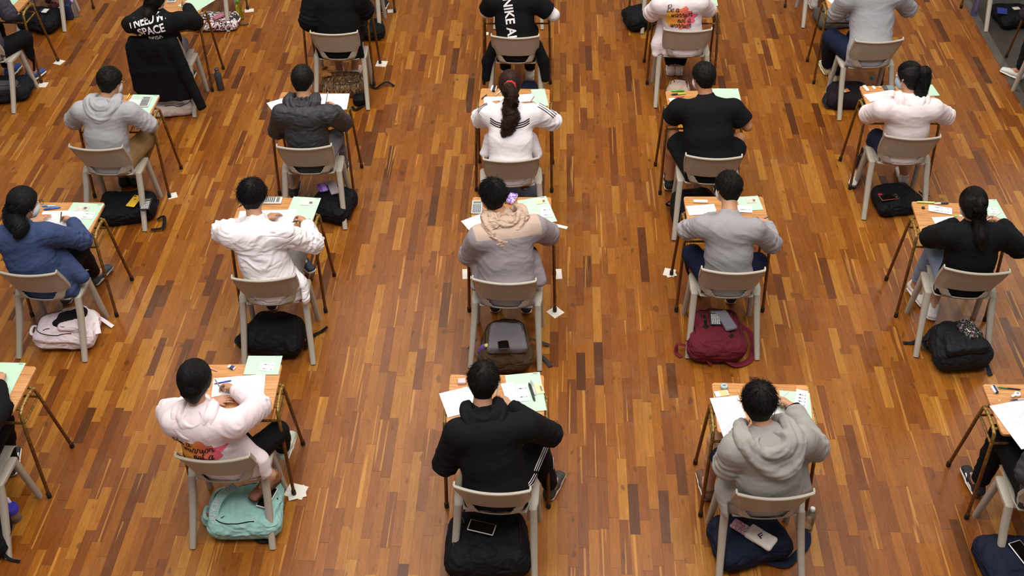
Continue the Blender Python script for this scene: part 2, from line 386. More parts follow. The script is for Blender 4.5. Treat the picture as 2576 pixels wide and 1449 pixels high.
# ------------------------------------------------------------------ distance fields -> smooth single-surface meshes
def vnoise(p, seed=0):
    i = np.floor(p).astype(np.int64); f = p-i; f = f*f*(3-2*f)
    def h(a, b, c):
        n = (a*374761393+b*668265263+c*2147483647+seed*974711) & 0x7fffffff
        n = ((n ^ (n >> 13))*1274126177) & 0x7fffffff
        return ((n ^ (n >> 16)) & 0xffff)/65535.0
    x, y, z = i[..., 0], i[..., 1], i[..., 2]; r = 0
    for dx in (0, 1):
        for dy in (0, 1):
            for dz in (0, 1):
                wgt = (f[..., 0] if dx else 1-f[..., 0])*(f[..., 1] if dy else 1-f[..., 1])*(f[..., 2] if dz else 1-f[..., 2])
                r = r+wgt*h(x+dx, y+dy, z+dz)
    return r
def unit(v):
    v = np.asarray(v, float); return v/(np.linalg.norm(v)+1e-12)
class Fld:
    def __init__(s, h=.006):
        s.h = h; s.ops = []; s.lo = np.full(3, 1e9); s.hi = np.full(3, -1e9)
    def _add(s, kind, fn, lo, hi, k):
        s.ops.append((kind, fn, np.asarray(lo), np.asarray(hi), k))
        if kind == 'u': s.lo = np.minimum(s.lo, lo); s.hi = np.maximum(s.hi, hi)
    def seg(s, a, b, ra, rb=None, side=None, k=.02, kind='u', fa=False, fb=False):
        """tapered limb with elliptical section (w along side, d across); fa/fb = flat end"""
        a = np.asarray(a, float); b = np.asarray(b, float); rb = ra if rb is None else rb
        ra = np.array(ra if isinstance(ra, (tuple, list)) else (ra, ra), float); rb = np.array(rb if isinstance(rb, (tuple, list)) else (rb, rb), float)
        L = np.linalg.norm(b-a); t = (b-a)/(L+1e-9)
        sv = np.asarray(side if side is not None else ((1, 0, 0) if abs(t[0]) < .8 else (0, 1, 0)), float)
        sv = unit(sv-t*(sv@t)); u = np.cross(t, sv)
        def fn(p):
            q = p-a; z = q@t; tt = np.clip(z/(L+1e-9), 0, 1); ex = z-tt*L
            W = ra[0]+(rb[0]-ra[0])*tt; D = ra[1]+(rb[1]-ra[1])*tt; E_ = np.minimum(W, D)
            x = q@sv; y = q@u
            if fa: exa = np.where(ex < 0, 0, ex)
            else: exa = ex
            if fb: exa = np.where(ex > 0, 0, exa)
            k0 = np.sqrt((x/W)**2+(y/D)**2+(exa/E_)**2)+1e-9; k1 = np.sqrt((x/W**2)**2+(y/D**2)**2+(exa/E_**2)**2)+1e-9
            d = k0*(k0-1)/k1
            if fa: d = np.maximum(d, -z)
            if fb: d = np.maximum(d, z-L)
            return d
        m = max(ra.max(), rb.max())+k+3*s.h
        s._add(kind, fn, np.minimum(a, b)-m, np.maximum(a, b)+m, k); return s
    def chain(s, pts, rad, side=None, k=.02):
        for i in range(len(pts)-1): s.seg(pts[i], pts[i+1], rad[i], rad[i+1], side, k)
        return s
    def ell(s, c, r, R=None, k=.02, kind='u'):
        c = np.asarray(c, float); r = np.asarray(r, float); R = np.eye(3) if R is None else np.asarray(R, float)
        def fn(p):
            q = (p-c)@R.T
            k0 = np.sqrt(((q/r)**2).sum(-1))+1e-9; k1 = np.sqrt(((q/r**2)**2).sum(-1))+1e-9
            return k0*(k0-1)/k1
        m = r.max()+k+3*s.h; s._add(kind, fn, c-m, c+m, k); return s
    def rbox(s, c, hs, rr, R=None, k=.02, kind='u', taper=0):
        c = np.asarray(c, float); hs = np.asarray(hs, float); R = np.eye(3) if R is None else np.asarray(R, float)
        def fn(p):
            q = (p-c)@R.T
            sc = 1-taper*np.clip(q[..., 1]/hs[1], -1, 1)
            g = np.abs(q); g = np.stack([g[..., 0]/sc, g[..., 1], g[..., 2]], -1)
            g = g-hs+rr
            return np.sqrt((np.maximum(g, 0)**2).sum(-1))+np.minimum(g.max(-1), 0)-rr
        m = np.linalg.norm(hs)+k+3*s.h; s._add(kind, fn, c-m, c+m, k); return s
    def cut(s, fn):   # keep where fn(p) < 0
        s.ops.append(('x', fn, None, None, 0)); return s
    def mesh(s, post=None):
        h = s.h; lo = s.lo-h; n = np.ceil((s.hi+h-lo)/h).astype(int)+1
        D = np.full(n, .5, np.float32)
        ax = [lo[i]+h*np.arange(n[i]) for i in range(3)]
        for kind, fn, a, b, k in s.ops:
            if kind == 'x': continue
            i0 = np.maximum(((a-lo)/h).astype(int), 0); i1 = np.minimum(((b-lo)/h).astype(int)+2, n)
            if (i1 <= i0).any(): continue
            sl = tuple(slice(i0[j], i1[j]) for j in range(3))
            P = np.stack(np.meshgrid(*[ax[j][sl[j]] for j in range(3)], indexing='ij'), -1)
            d = fn(P); o = D[sl]
            if kind == 'u':
                hh = np.maximum(k-np.abs(o-d), 0)/max(k, 1e-6); D[sl] = np.minimum(o, d)-hh*hh*k*.25
            else:
                d = -d; hh = np.maximum(k-np.abs(o-d), 0)/max(k, 1e-6); D[sl] = np.maximum(o, d)+hh*hh*k*.25
        if any(o[0] == 'x' for o in s.ops):
            P = np.stack(np.meshgrid(*ax, indexing='ij'), -1)
            for kind, fn, a, b, k in s.ops:
                if kind == 'x': D = np.maximum(D, fn(P))
            del P
        S = D < 0
        c = np.zeros(tuple(n-1), np.int8)
        for dx in (0, 1):
            for dy in (0, 1):
                for dz in (0, 1): c += S[dx:n[0]-1+dx, dy:n[1]-1+dy, dz:n[2]-1+dz]
        A = np.argwhere((c > 0) & (c < 8))
        idx = np.full(tuple(n-1), -1, np.int32); idx[A[:, 0], A[:, 1], A[:, 2]] = np.arange(len(A))
        off = np.array([(i, j, k) for i in (0, 1) for j in (0, 1) for k in (0, 1)])
        val = np.stack([D[A[:, 0]+o[0], A[:, 1]+o[1], A[:, 2]+o[2]] for o in off], 1)
        acc = np.zeros((len(A), 3)); cnt = np.zeros(len(A))
        for i in range(8):
            for j in range(i+1, 8):
                if np.abs(off[i]-off[j]).sum() != 1: continue
                va, vb = val[:, i], val[:, j]; m = (va < 0) != (vb < 0)
                t = np.where(m, va/np.where(m, va-vb, 1), 0)
                acc += np.where(m[:, None], off[i]+(off[j]-off[i])*t[:, None], 0); cnt += m
        V = lo+(A+acc/cnt[:, None])*h
        Fs = []
        for a in range(3):
            b_, c_ = (a+1) % 3, (a+2) % 3
            sa = [slice(None)]*3; sb = [slice(None)]*3; sa[a] = slice(0, -1); sb[a] = slice(1, None)
            S0, S1 = S[tuple(sa)], S[tuple(sb)]
            E_ = np.argwhere(S0 != S1); E_ = E_[(E_[:, b_] > 0) & (E_[:, c_] > 0) & (E_[:, b_] < n[b_]-1) & (E_[:, c_] < n[c_]-1)]
            fl = S0[E_[:, 0], E_[:, 1], E_[:, 2]]
            q = []
            for (ob, oc) in ((0, 0), (-1, 0), (-1, -1), (0, -1)):
                e = E_.copy(); e[:, b_] += ob; e[:, c_] += oc; q.append(idx[e[:, 0], e[:, 1], e[:, 2]])
            q = np.stack(q, 1); q[~fl] = q[~fl][:, ::-1]; Fs.append(q[:, ::-1][:, [0, 3, 2, 1]] if False else q)
        F = np.concatenate(Fs)
        # relax once to remove stepping
        V = relax(V, F, 2)
        if post is not None:
            V = V+vnorm(V, F)*post(V)[:, None]
        return V, F
def relax(V, F, it=1):
    for _ in range(it):
        acc = np.zeros_like(V); cnt = np.zeros(len(V))
        for i in range(4):
            j = (i+1) % 4
            for a, b in ((i, j), (j, i)):
                for d in range(3): acc[:, d] += np.bincount(F[:, a], V[F[:, b], d], len(V))
                cnt += np.bincount(F[:, a], minlength=len(V))
        V = V*.4+.6*acc/np.maximum(cnt, 1)[:, None]
    return V
def vnorm(V, F):
    fn = np.cross(V[F[:, 2]]-V[F[:, 0]], V[F[:, 3]]-V[F[:, 1]])
    N = np.zeros_like(V)
    for i in range(4):
        for d in range(3): N[:, d] += np.bincount(F[:, i], fn[:, d], len(V))
    return N/(np.linalg.norm(N, axis=1)[:, None]+1e-12)
def folds(amp=.005, seed=1, fr=(5, 6, 15), warp=.06, tilt=0.0, zlo=None):
    def f(V):
        P = V.copy()
        wv = vnoise(V*5, seed+5)-.5; wv2 = vnoise(V*4, seed+9)-.5
        P[:, 2] = P[:, 2]+wv*warp*2+P[:, 0]*tilt; P[:, 0] += wv2*warp
        a = vnoise(P*np.array(fr)+3.3, seed); b = vnoise(P*np.array(fr)*2.1+7.7, seed+1)
        r = 1-np.abs(a*2-1)**.8; r2 = 1-np.abs(b*2-1)
        mask = .35+.65*vnoise(V*6, seed+3)
        return amp*((r-.5)*1.2+(r2-.5)*.5)*mask*1.4
    return f

# ------------------------------------------------------------------ prints laid onto a surface
def bvh_of(o):
    me = o.data; n = len(me.vertices); V = np.empty(n*3, np.float32); me.vertices.foreach_get('co', V)
    return bvhtree.BVHTree.FromPolygons(V.reshape(-1, 3).tolist(), [tuple(p.vertices) for p in me.polygons])
def poly2d(loops):
    """flat n-gons -> (verts2d, faces)"""
    V = []; F = []
    for lp in loops:
        o = len(V); V += list(lp); F.append(list(range(o, o+len(lp))))
    return V, F
def textmesh(txt, size=1.0, bold=0.0, shear=0, align='CENTER', spacing=1.0):
    c = bpy.data.curves.new('t', 'FONT'); c.body = txt; c.size = size; c.align_x = align; c.offset = bold; c.shear = shear; c.space_character = spacing
    c.resolution_u = 3
    o = bpy.data.objects.new('t', c); COL.objects.link(o)
    dg = bpy.context.evaluated_depsgraph_get(); dg.update()
    me = bpy.data.meshes.new_from_object(o.evaluated_get(dg))
    V = [(v.co.x, v.co.y) for v in me.vertices]; F = [tuple(p.vertices) for p in me.polygons]
    bpy.data.objects.remove(o); bpy.data.curves.remove(c); bpy.data.meshes.remove(me)
    return V, F
def stroke2d(pts, wd):
    P = [np.array(p, float) for p in pts]; L = []; R = []
    for i, p in enumerate(P):
        d = unit(P[min(i+1, len(P)-1)]-P[max(i-1, 0)]); nn = np.array([-d[1], d[0]]); ww = wd[i] if isinstance(wd, list) else wd
        L.append(p+nn*ww/2); R.append(p-nn*ww/2)
    V = L+R; n = len(P); F = [(i, n+i, n+i+1, i+1) for i in range(n-1)]
    return [tuple(v) for v in V], F
def decal(name, target, bvh, VF, origin, xdir, ydir, mat, off=.0018, cell=.012, parent=None, maxd=.5):
    V2, F2 = VF
    origin = np.asarray(origin, float); X = unit(xdir); Y = np.asarray(ydir, float); Y = unit(Y-X*(Y@X)); N = np.cross(X, Y)
    bm = bmesh.new(); vs = [bm.verts.new((x, y, 0)) for x, y in V2]
    for f in F2:
        try: bm.faces.new([vs[i] for i in f])
        except ValueError: pass
    xs = [v[0] for v in V2]; ys = [v[1] for v in V2]
    for axis, lo, hi in (((1, 0, 0), min(xs), max(xs)), ((0, 1, 0), min(ys), max(ys))):
        p = lo+cell
        while p < hi:
            bmesh.ops.bisect_plane(bm, geom=list(bm.verts)+list(bm.edges)+list(bm.faces), plane_co=(axis[0]*p, axis[1]*p, 0), plane_no=axis)
            p += cell
    kill = []
    for v in bm.verts:
        q = origin+X*v.co.x+Y*v.co.y+N*.25
        hit = bvh.ray_cast(Vector(q), Vector(-N), maxd)
        if hit[0] is None: kill.append(v); continue
        v.co = hit[0]+Vector(N)*off
    if kill: bmesh.ops.delete(bm, geom=kill, context='VERTS')
    me = bpy.data.meshes.new(name); bm.to_mesh(me); bm.free(); me.materials.append(mat)
    o = bpy.data.objects.new(name, me); COL.objects.link(o); o.parent = parent or target
    return o
# ------------------------------------------------------------------ the hall
def build_hall():
    b = MB(); b.box((-3, 8, -.05), (16, 26, .1)); o = b.build('floor', floor_mat(), smooth=False)
    # wood ends at the dark vinyl on the right
    V = np.array(o.data.vertices[0].co)
    me = o.data
    for v in me.vertices:
        if v.co.x > 0: v.co.x = 4.49
    tag(o, kind='structure')
    m, t = newmat('dark_grey_vinyl'); tc = t.n('ShaderNodeTexCoord').outputs['Object']
    t.l(t.mix(t.noise(tc, 6, 5, .7), lin('2F2A27'), lin('423C39')), t.b.inputs['Base Color']); t.b.inputs['Roughness'].default_value = .5
    o = MB().box((7.5, 8, -.048), (6.02, 26, .1)).build('floor_edge', m, smooth=False); o.name = 'floor'; tag(o, kind='structure')
    m2, t2 = newmat('scuffed_edge_strip'); tc = t2.n('ShaderNodeTexCoord').outputs['Object']
    t2.l(t2.mix(t2.noise(t2.vscale(tc, (6, 1.4, 1)), 4, 5, .75), lin('352E2B'), lin('6E6660')), t2.b.inputs['Base Color']); t2.b.inputs['Roughness'].default_value = .45
    pts = [(4.525, -5, .0035), (4.525, 21, .0035)]
    o = MB().box((4.525, 8, .001), (.085, 26, .006)).build('trim_1', m2, smooth=False); tag(o, kind='structure')

# ------------------------------------------------------------------ chair
def make_chair():
    root = empty('exam_chair', (0, 0, 0))
    pm = chair_plastic()
    def grid(name, fn, nu, nv, hole, thick, parent):
        V = []; idx = {}
        for j in range(nv+1):
            for i in range(nu+1):
                idx[i, j] = len(V); V.append(fn(-1+2*i/nu, j/nv))
        F = []
        for j in range(nv):
            for i in range(nu):
                u = -1+2*(i+.5)/nu; v = (j+.5)/nv
                if hole and hole(u, v): continue
                F.append((idx[i, j], idx[i+1, j], idx[i+1, j+1], idx[i, j+1]))
        bm = bmesh.new(); vs = [bm.verts.new(v) for v in V]
        for f in F: bm.faces.new([vs[k] for k in f])
        bmesh.ops.delete(bm, geom=[v for v in bm.verts if not v.link_faces], context='VERTS')
        me = bpy.data.meshes.new(name); bm.to_mesh(me); bm.free(); me.materials.append(pm)
        o = bpy.data.objects.new(name, me); COL.objects.link(o)
        md = o.modifiers.new('s', 'SOLIDIFY'); md.thickness = thick; md.offset = 0
        md = o.modifiers.new('b', 'BEVEL'); md.width = .0035; md.segments = 2; md.angle_limit = math.radians(50)
        dg = bpy.context.evaluated_depsgraph_get(); dg.update()
        me2 = bpy.data.meshes.new_from_object(o.evaluated_get(dg)); o.modifiers.clear(); o.data = me2
        me2.polygons.foreach_set('use_smooth', np.ones(len(me2.polygons), bool)); me2.set_sharp_from_angle(angle=math.radians(45))
        o.parent = parent; return o
    # back: v 0 (top) .. 1 (runs forward into the seat)
    zs = [(0, .78), (.5, .60), (.68, .535), (.88, .472), (1, .435)]
    def lerp(tab, v):
        for (a, x), (b, y) in zip(tab, tab[1:]):
            if v <= b: return x+(y-x)*(v-a)/(b-a)
        return tab[-1][1]
    hw = [(0, .218), (.45, .216), (.62, .206), (.8, .192), (1, .178)]
    ys = [(0, 0), (.5, .058), (.68, .078), (.88, .076), (1, .105)]
    def back(u, v):
        w_ = lerp(hw, v)
        c = .036*u*u*(1-.2*v)
        y = lerp(ys, v)+c + (.05*max(0, abs(u)-.8)/.2*min(1, v*1.2) if abs(u) > .8 else 0)
        z = lerp(zs, v) - .006*(1-u*u)*(1-v)
        if v > .6: z += .02*(abs(u)**3)*(v-.6)/.4
        return (u*w_, y, z)
    hole = lambda u, v: .65 < v < .90 and abs(u) < .68-(v-.66)*.9
    bo = grid('backrest', back, 44, 44, hole, .009, root)
    # rolled top rim
    tp = [np.array(back(-1+2*i/20, 0)) for i in range(21)]
    MB().sweep([p+[0, -.004, -.008] for p in tp], [(.009, .008)]*21, 8, side=(0, 1, 0)).build('top_rim', pm, bo)
    for s in (-1, 1):
        e = spline([back(s, 0), back(s, .35), back(s, .65), back(s, .85), (s*.185, .15, .425), (s*.205, .21, .425)], 4)
        MB().sweep([p+np.array([s*.001, .010, 0]) for p in e], [(.006, .016)]*len(e), 8, side=(1, 0, 0), power=3).build('side_flange', pm, bo)
    # seat
    def seat(u, v):
        y = .12+v*.36; w_ = .19+.015*math.sin(v*PI)
        z = .432-.012*(1-u*u)*math.sin(min(1, v*1.3)*PI)+.008*abs(u)**4
        if v > .86: z -= ((v-.86)/.14)**2*.03
        return (u*w_, y, z)
    so = grid('seat', seat, 24, 20, None, .008, root)
    for s in (-1, 1):
        MB().sweep([(s*.222, .155, .418), (s*.226, .2, .428), (s*.226, .34, .432), (s*.222, .37, .424)], [(.024, .014), (.031, .019), (.031, .019), (.026, .015)], 12, side=(1, 0, 0), power=3).build('side_rail', pm, root)
        b = MB(); b.sweep([(s*.226, .165, .425), (s*.233, .11, .30), (s*.243, .015, .14), (s*.253, -.078, .0)], [(.0245, .025), (.0240, .024), (.0220, .022), (.0205, .020)], 14, side=(1, 0, 0), power=3); b.build('leg', pm, root)
        b = MB(); b.sweep([(s*.226, .355, .425), (s*.233, .37, .28), (s*.247, .395, .0)], [(.0225, .024), (.0215, .022), (.0185, .019)], 14, side=(1, 0, 0), power=3); b.build('leg', pm, root)
    return root

# ------------------------------------------------------------------ desk
def make_desk():
    root = empty('exam_desk', (0, 0, 0))
    top = wood_top(); st = painted_steel(); cap = plain('1A120D', .6)
    bm = bmesh.new(); bmesh.ops.create_cube(bm, size=1); bmesh.ops.scale(bm, vec=(.596, .405, .022), verts=bm.verts)
    ve = [e for e in bm.edges if abs(e.verts[0].co.z-e.verts[1].co.z) > .01]
    bmesh.ops.bevel(bm, geom=ve, offset=.022, segments=5, affect='EDGES', profile=.5)
    he = [e for e in bm.edges if len(e.link_faces) == 2 and e.calc_face_angle(0) > .8]
    bmesh.ops.bevel(bm, geom=he, offset=.004, segments=2, affect='EDGES', profile=.5)
    bmesh.ops.translate(bm, vec=(0, 0, .739), verts=bm.verts)
    me = bpy.data.meshes.new('tabletop'); bm.to_mesh(me); bm.free(); me.materials.append(top)
    me.polygons.foreach_set('use_smooth', np.ones(len(me.polygons), bool)); me.set_sharp_from_angle(angle=math.radians(35))
    o = bpy.data.objects.new('tabletop', me); COL.objects.link(o); o.parent = root
    for s in (-1, 1):
        pts = spline([(s*.330, -.266, .02), (s*.322, -.215, .36), (s*.314, -.162, .655), (s*.312, -.135, .695), (s*.311, -.09, .706), (s*.311, -.0, .706), (s*.312, .05, .695), (s*.314, .07, .655), (s*.322, .106, .36), (s*.330, .152, .02)], 4)
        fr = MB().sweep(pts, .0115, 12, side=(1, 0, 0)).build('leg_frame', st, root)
        for y in (-.268, .153):
            MB().lathe([(.0145, 0), (.0155, .004), (.0150, .04), (.0118, .044)], (s*.330, y, 0), 14).build('foot_cap', cap, fr)
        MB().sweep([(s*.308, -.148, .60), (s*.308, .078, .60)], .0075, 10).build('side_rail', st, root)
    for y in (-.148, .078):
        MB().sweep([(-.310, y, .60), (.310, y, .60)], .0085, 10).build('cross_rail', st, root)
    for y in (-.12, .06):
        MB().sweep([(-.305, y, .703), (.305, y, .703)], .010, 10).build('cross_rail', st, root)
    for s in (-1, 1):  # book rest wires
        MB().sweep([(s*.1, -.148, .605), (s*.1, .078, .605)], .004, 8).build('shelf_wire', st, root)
    # rounded steel edging bent around the near corners
    return root
# ------------------------------------------------------------------ people
def solve_len(px, py, parent, L, zg):
    """point on the sight line of (px,py) whose distance to parent is L, nearest height to zg"""
    best = None
    for z in np.linspace(.02, 1.35, 267):
        p = at(px, py, z); e = abs(np.linalg.norm(p-parent)-L)+.12*abs(z-zg)
        if best is None or e < best[0]: best = (e, p)
    return best[1]
HANDS = {
 'flat': dict(c=[(8, 14, 10), (8, 14, 10), (10, 16, 10), (12, 18, 12)], th=(.035, .05, -.004, .055, .085, -.008), roll=0),
 'rest': dict(c=[(22, 30, 18), (26, 34, 20), (30, 38, 22), (32, 40, 24)], th=(.036, .045, -.012, .045, .078, -.022), roll=15),
 'write': dict(c=[(38, 48, 22), (50, 58, 28), (62, 66, 34), (70, 70, 36)], th=(.034, .045, -.018, .028, .082, -.036), roll=42),
}
def hand(F, W, f, pn, mode, left, sc=1.0, k=.006):
    """adds a hand with five fingers to field F; W wrist, f direction of the fingers, pn = direction the palm faces"""
    f = unit(f); pn = unit(np.asarray(pn)-f*(np.asarray(pn)@f)); up = -pn
    s = np.cross(up, f)*(1 if left else -1)
    s = unit(s)
    # thumb side: left hand palm down, fingers forward -> thumb to the right (+x)
    s = np.cross(f, up)*(1 if left else -1)
    H = HANDS[mode]; r = math.radians(H['roll'])
    # roll so that the thumb side lifts
    s2 = s*math.cos(r)+up*math.sin(r); up2 = -s*math.sin(r)+up*math.cos(r); s, up = s2, up2
    def P(x, y, z): return W+(s*x+f*y+up*z)*sc
    F.seg(P(0, -.02, 0), P(0, .03, 0), (.026*sc, .019*sc), (.034*sc, .015*sc), s, .012)
    F.seg(P(0, .03, 0), P(0, .082, 0), (.036*sc, .015*sc), (.040*sc, .0125*sc), s, .010)
    F.seg(P(.018, .02, -.004), P(.030, .05, -.006), .016*sc, .013*sc, None, .012)
    tips = []
    for i, (bx, by, L) in enumerate(((.030, .086, .074), (.010, .091, .082), (-.011, .087, .076), (-.030, .078, .060))):
        a = 0; p = np.array([bx, by, 0.]); rr = (.0092, .0090, .0086, .0078)[i]*sc; spread = (.10, .02, -.05, -.14)[i]*(1 if mode == 'flat' else .4)
        q0 = P(*p)
        for j, fr in enumerate((.44, .32, .24)):
            a += math.radians(H['c'][i][j])
            d = np.array([math.sin(spread)*math.cos(a), math.cos(a)*math.cos(spread), -math.sin(a)])
            p2 = p+d*L*fr; q1 = P(*p2); F.seg(q0, q1, rr, rr*.9, None, .004); rr *= .9; p, q0 = p2, q1
        tips.append(q0)
    t = H['th']
    F.seg(P(.026, .03, -.006), P(t[0]+.006, t[1]+.008, t[2]), .0125*sc, .0105*sc, None, .008)
    F.seg(P(t[0]+.006, t[1]+.008, t[2]), P(*t[3:]), .0105*sc, .0085*sc, None, .004)
    return tips, P
def headframe(H, face, up):
    z = unit(up); y = np.asarray(face, float); y = unit(y-z*(y@z)); x = np.cross(y, z); return np.array([x, y, z])
HAIRLINE = {}
def person(spec):
    """spec: base=(x,y,th) of the chair, joints given as (px,py,z) or from the default seated pose"""
    s = spec; bx, by, th = s['base']; h = s.get('h', .006)
    c, sn = math.cos(th), math.sin(th)
    def loc(x, y, z): return np.array([bx+x*c-y*sn, by+x*sn+y*c, z])
    rnd = random.Random(s.get('seed', 1)); sd = s.get('seed', 1)
    dy = s.get('fwd', 0)
    J = {}
    D = dict(pel=loc(0, .19, .52), neck=loc(0, .40+dy, .985), head=loc(0, .55+dy, 1.10), SL=loc(-.18, .37+dy, .93), SR=loc(.18, .37+dy, .93),
             WL=loc(-.10, .70+dy, .785), WR=loc(.13, .70+dy, .785), KL=loc(-.13, .60, .52), KR=loc(.13, .60, .52), AL=loc(-.12, .55, .09), AR=loc(.12, .55, .09))
    for k_, v in D.items():
        o = s.get(k_)
        if o is None: J[k_] = v
        elif len(o) == 4: J[k_] = loc(*o[:3])     # local
        elif k_ == 'neck': J[k_] = at(o[0], o[1]-(13 if by < 5 else 11 if by < 6.5 else 8), o[2])
        else: J[k_] = at(*o)
    for a in 'LR':
        S_, E_, W_ = 'S'+a, 'E'+a, 'W'+a; o = s.get(E_)
        if o is None:
            m = (J[S_]+J[W_])/2; out = loc(-1 if a == 'L' else 1, 0, 0)-loc(0, 0, 0)
            dd = np.linalg.norm(J[S_]-J[W_]); hgt = math.sqrt(max(.265**2-(dd/2)**2, .0004))
            J[E_] = m+unit(out*.8+np.array([0, 0, -.55]))*hgt
        elif len(o) == 2: J[E_] = solve_len(o[0], o[1], J[S_], .285, .80)
        else: J[E_] = at(*o)
    side = unit(J['SR']-J['SL']); root = np.array([bx, by, 0.0]); 
    J['root'] = root
    skm = skin(s.get('skin', 'C8987A')); g = s.get('girl', False); w = s.get('size', 1.0)
    sideP = unit(loc(1, 0, 0)-loc(0, 0, 0)); mid = J['pel']*.55+J['neck']*.45; mid = mid+unit(np.cross(side, J['neck']-J['pel']))*.0
    spine_n = unit(np.cross(J['neck']-J['pel'], side)); mid = mid-np.array([sn*0, 0, 0])
    back_dir = np.cross(side, unit(J['neck']-J['pel'])); 
    if back_dir[1] > 0: back_dir = -back_dir
    mid = mid+back_dir*.045
    chest = (J['SL']+J['SR'])/2*.6+J['pel']*.15+J['neck']*.25+back_dir*.01
    # ---- skin: one continuous body
    B = Fld(s.get('hb', h)); 
    B.seg(J['pel'], mid, (.11*w, .06*w), (.11*w, .07*w), sideP, .05); B.seg(mid, chest, (.12*w, .085*w), (.14*w, .085*w), side, .05)
    B.seg(chest, J['neck'], (.13*w, .08*w), (.05, .05), side, .05)
    B.seg(J['SL'], J['SR'], .05*w, .05*w, None, .05)
    hl = s.get('long', True)
    fdir = unit(np.asarray(s['face'], float)) if 'face' in s else unit(loc(0, .75, -.62)-loc(0, 0, 0))
    updir = np.asarray(s.get('up', unit(loc(0, .5, .85)-loc(0, 0, 0))), float)
    R = headframe(None, fdir, updir); H = J['head']; hs = s.get('hs', 1.0)
    hp = lambda x, y, z: H+(R[0]*x+R[1]*y+R[2]*z)*hs
    B.ell(hp(0, -.012, .012), np.array([.073, .090, .088])*hs, R, .02)
    B.ell(hp(0, .030, -.045), np.array([.056, .058, .062])*hs, R, .03)
    B.ell(hp(0, .062, -.085), np.array([.026, .022, .018])*hs, R, .02)      # chin
    B.seg(hp(0, .082, .008), hp(0, .100, -.030), .008, .012, None, .012)    # nose
    B.ell(hp(0, .086, -.058), np.array([.022, .010, .006])*hs, R, .006)     # lips
    B.ell(hp(0, .088, -.067), np.array([.018, .009, .006])*hs, R, .005)
    for a in (-1, 1):
        B.ell(hp(a*.030, .086, .005), np.array([.013, .012, .010])*hs, R, .006, 's')  # eye sockets
        B.seg(hp(a*.012, .084, .022), hp(a*.045, .070, .022), .008, .008, None, .012)      # brow
        Re = R.copy(); B.ell(hp(a*.077, -.008, -.016), np.array([.008, .020, .031])*hs, headframe(None, R[1]+R[0]*a*(-.35), R[2]-R[1]*.15), .008)
        B.ell(hp(a*.083, -.002, -.012), np.array([.005, .011, .018])*hs, R, .003, 's')
    B.seg(J['neck']-unit(J['head']-J['neck'])*.03, hp(0, -.025, -.055), .057*(.88 if g else 1), .052*(.88 if g else 1), None, .03)
    info = {}
    for a in 'LR':
        S_, E_, W_ = J['S'+a], J['E'+a], J['W'+a]
        B.seg(S_, E_, .045*w, .036*w, None, .02); B.seg(E_, W_, .037*w, .025, None, .015)
        f = s.get('F'+a); 
        if f is None:
            f = unit(W_-E_); f = unit(f*np.array([1, 1, .25])+ (loc(0, .35, 0)-loc(0, 0, 0)))
        else: f = at(f[0], f[1], s.get('hz', .775))-W_; f[2] = min(f[2], .0)
        mode = s.get('H'+a, 'write' if a == 'R' else 'flat')
        tips, Pf = hand(B, W_, f, (0, 0, -1), mode, a == 'L', .97 if not g else .9)
        info[a] = (tips, Pf, unit(f))
    hipo = sideP*.085
    for a, sg in (('L', -1), ('R', 1)):
        hip = J['pel']+hipo*sg+np.array([0, 0, -.02]); K, A = J['K'+a], J['A'+a]
        B.seg(hip, K, .058*w, .05*w, None, .04); B.seg(K, (K*.6+A*.4), .050*w, .050*w, None, .02); B.seg((K*.6+A*.4), A, .050*w, .034, None, .02)
        fd = s.get('T'+a); fd = (at(fd[0], fd[1], A[2]-.05)-A) if fd is not None else (loc(0, 1, 0)-loc(0, 0, 0)); fd = unit([fd[0], fd[1], 0])
        info['T'+a] = fd
        B.seg(A, A+fd*.09+np.array([0, 0, -.045]), .032, .030, None, .02)
    V, F = B.mesh()
    body = mkobj('person', V-root, F, skm, None, root); body['label'] = s['label']; body['category'] = 'person'
    body['group'] = 'students writing at the exam desks'
    if 'nogroup' in s: del body['group']
    # ---- eyes
    for a in (-1, 1):
        MB().lathe([(.002, -.011), (.008, -.008), (.011, 0), (.008, .008), (.002, .011)], hp(a*.030, .079, .005)-root, 12, R[1]).build('eye', plain('E9E4DC', .3), body)
    # ---- top
    t = s['top']; T = Fld(h); lo = t.get('loose', .018); hem = t.get('hem', .10)
    hemP = J['pel']+np.array([0, 0, -.02])+(t['hemv'] if 'hemv' in t else 0)
    wd = w*t.get('w', 1.0)
    T.seg(hemP-unit(J['neck']-J['pel'])*hem*.5, J['pel']+np.array([0, 0, .06]), ((.155+lo)*wd, (.115+lo)*wd), ((.148+lo)*wd, (.105+lo)*wd), sideP, .05, fa=True)
    T.seg(J['pel']+np.array([0, 0, .06]), mid, ((.148+lo)*wd, (.105+lo)*wd), ((.142+lo)*wd, (.10+lo)*wd), sideP*.5+side*.5, .05)
    T.seg(mid, chest, ((.142+lo)*wd, (.10+lo)*wd), ((.150+lo)*wd, (.095+lo)*wd), side, .05)
    nk = J['neck']; nd = unit(hp(0, -.02, -.05)-nk)
    T.seg(chest, nk-nd*.015, ((.135+lo)*wd, (.088+lo)*wd), (.062+lo*.4, .058+lo*.4), side, .05)
    T.seg(J['SL']+side*.015, J['SR']-side*.015, (.060+lo*.6)*w, (.060+lo*.6)*w, None, .06)
    slr = t.get('sleeve', 'long'); cuffs = []
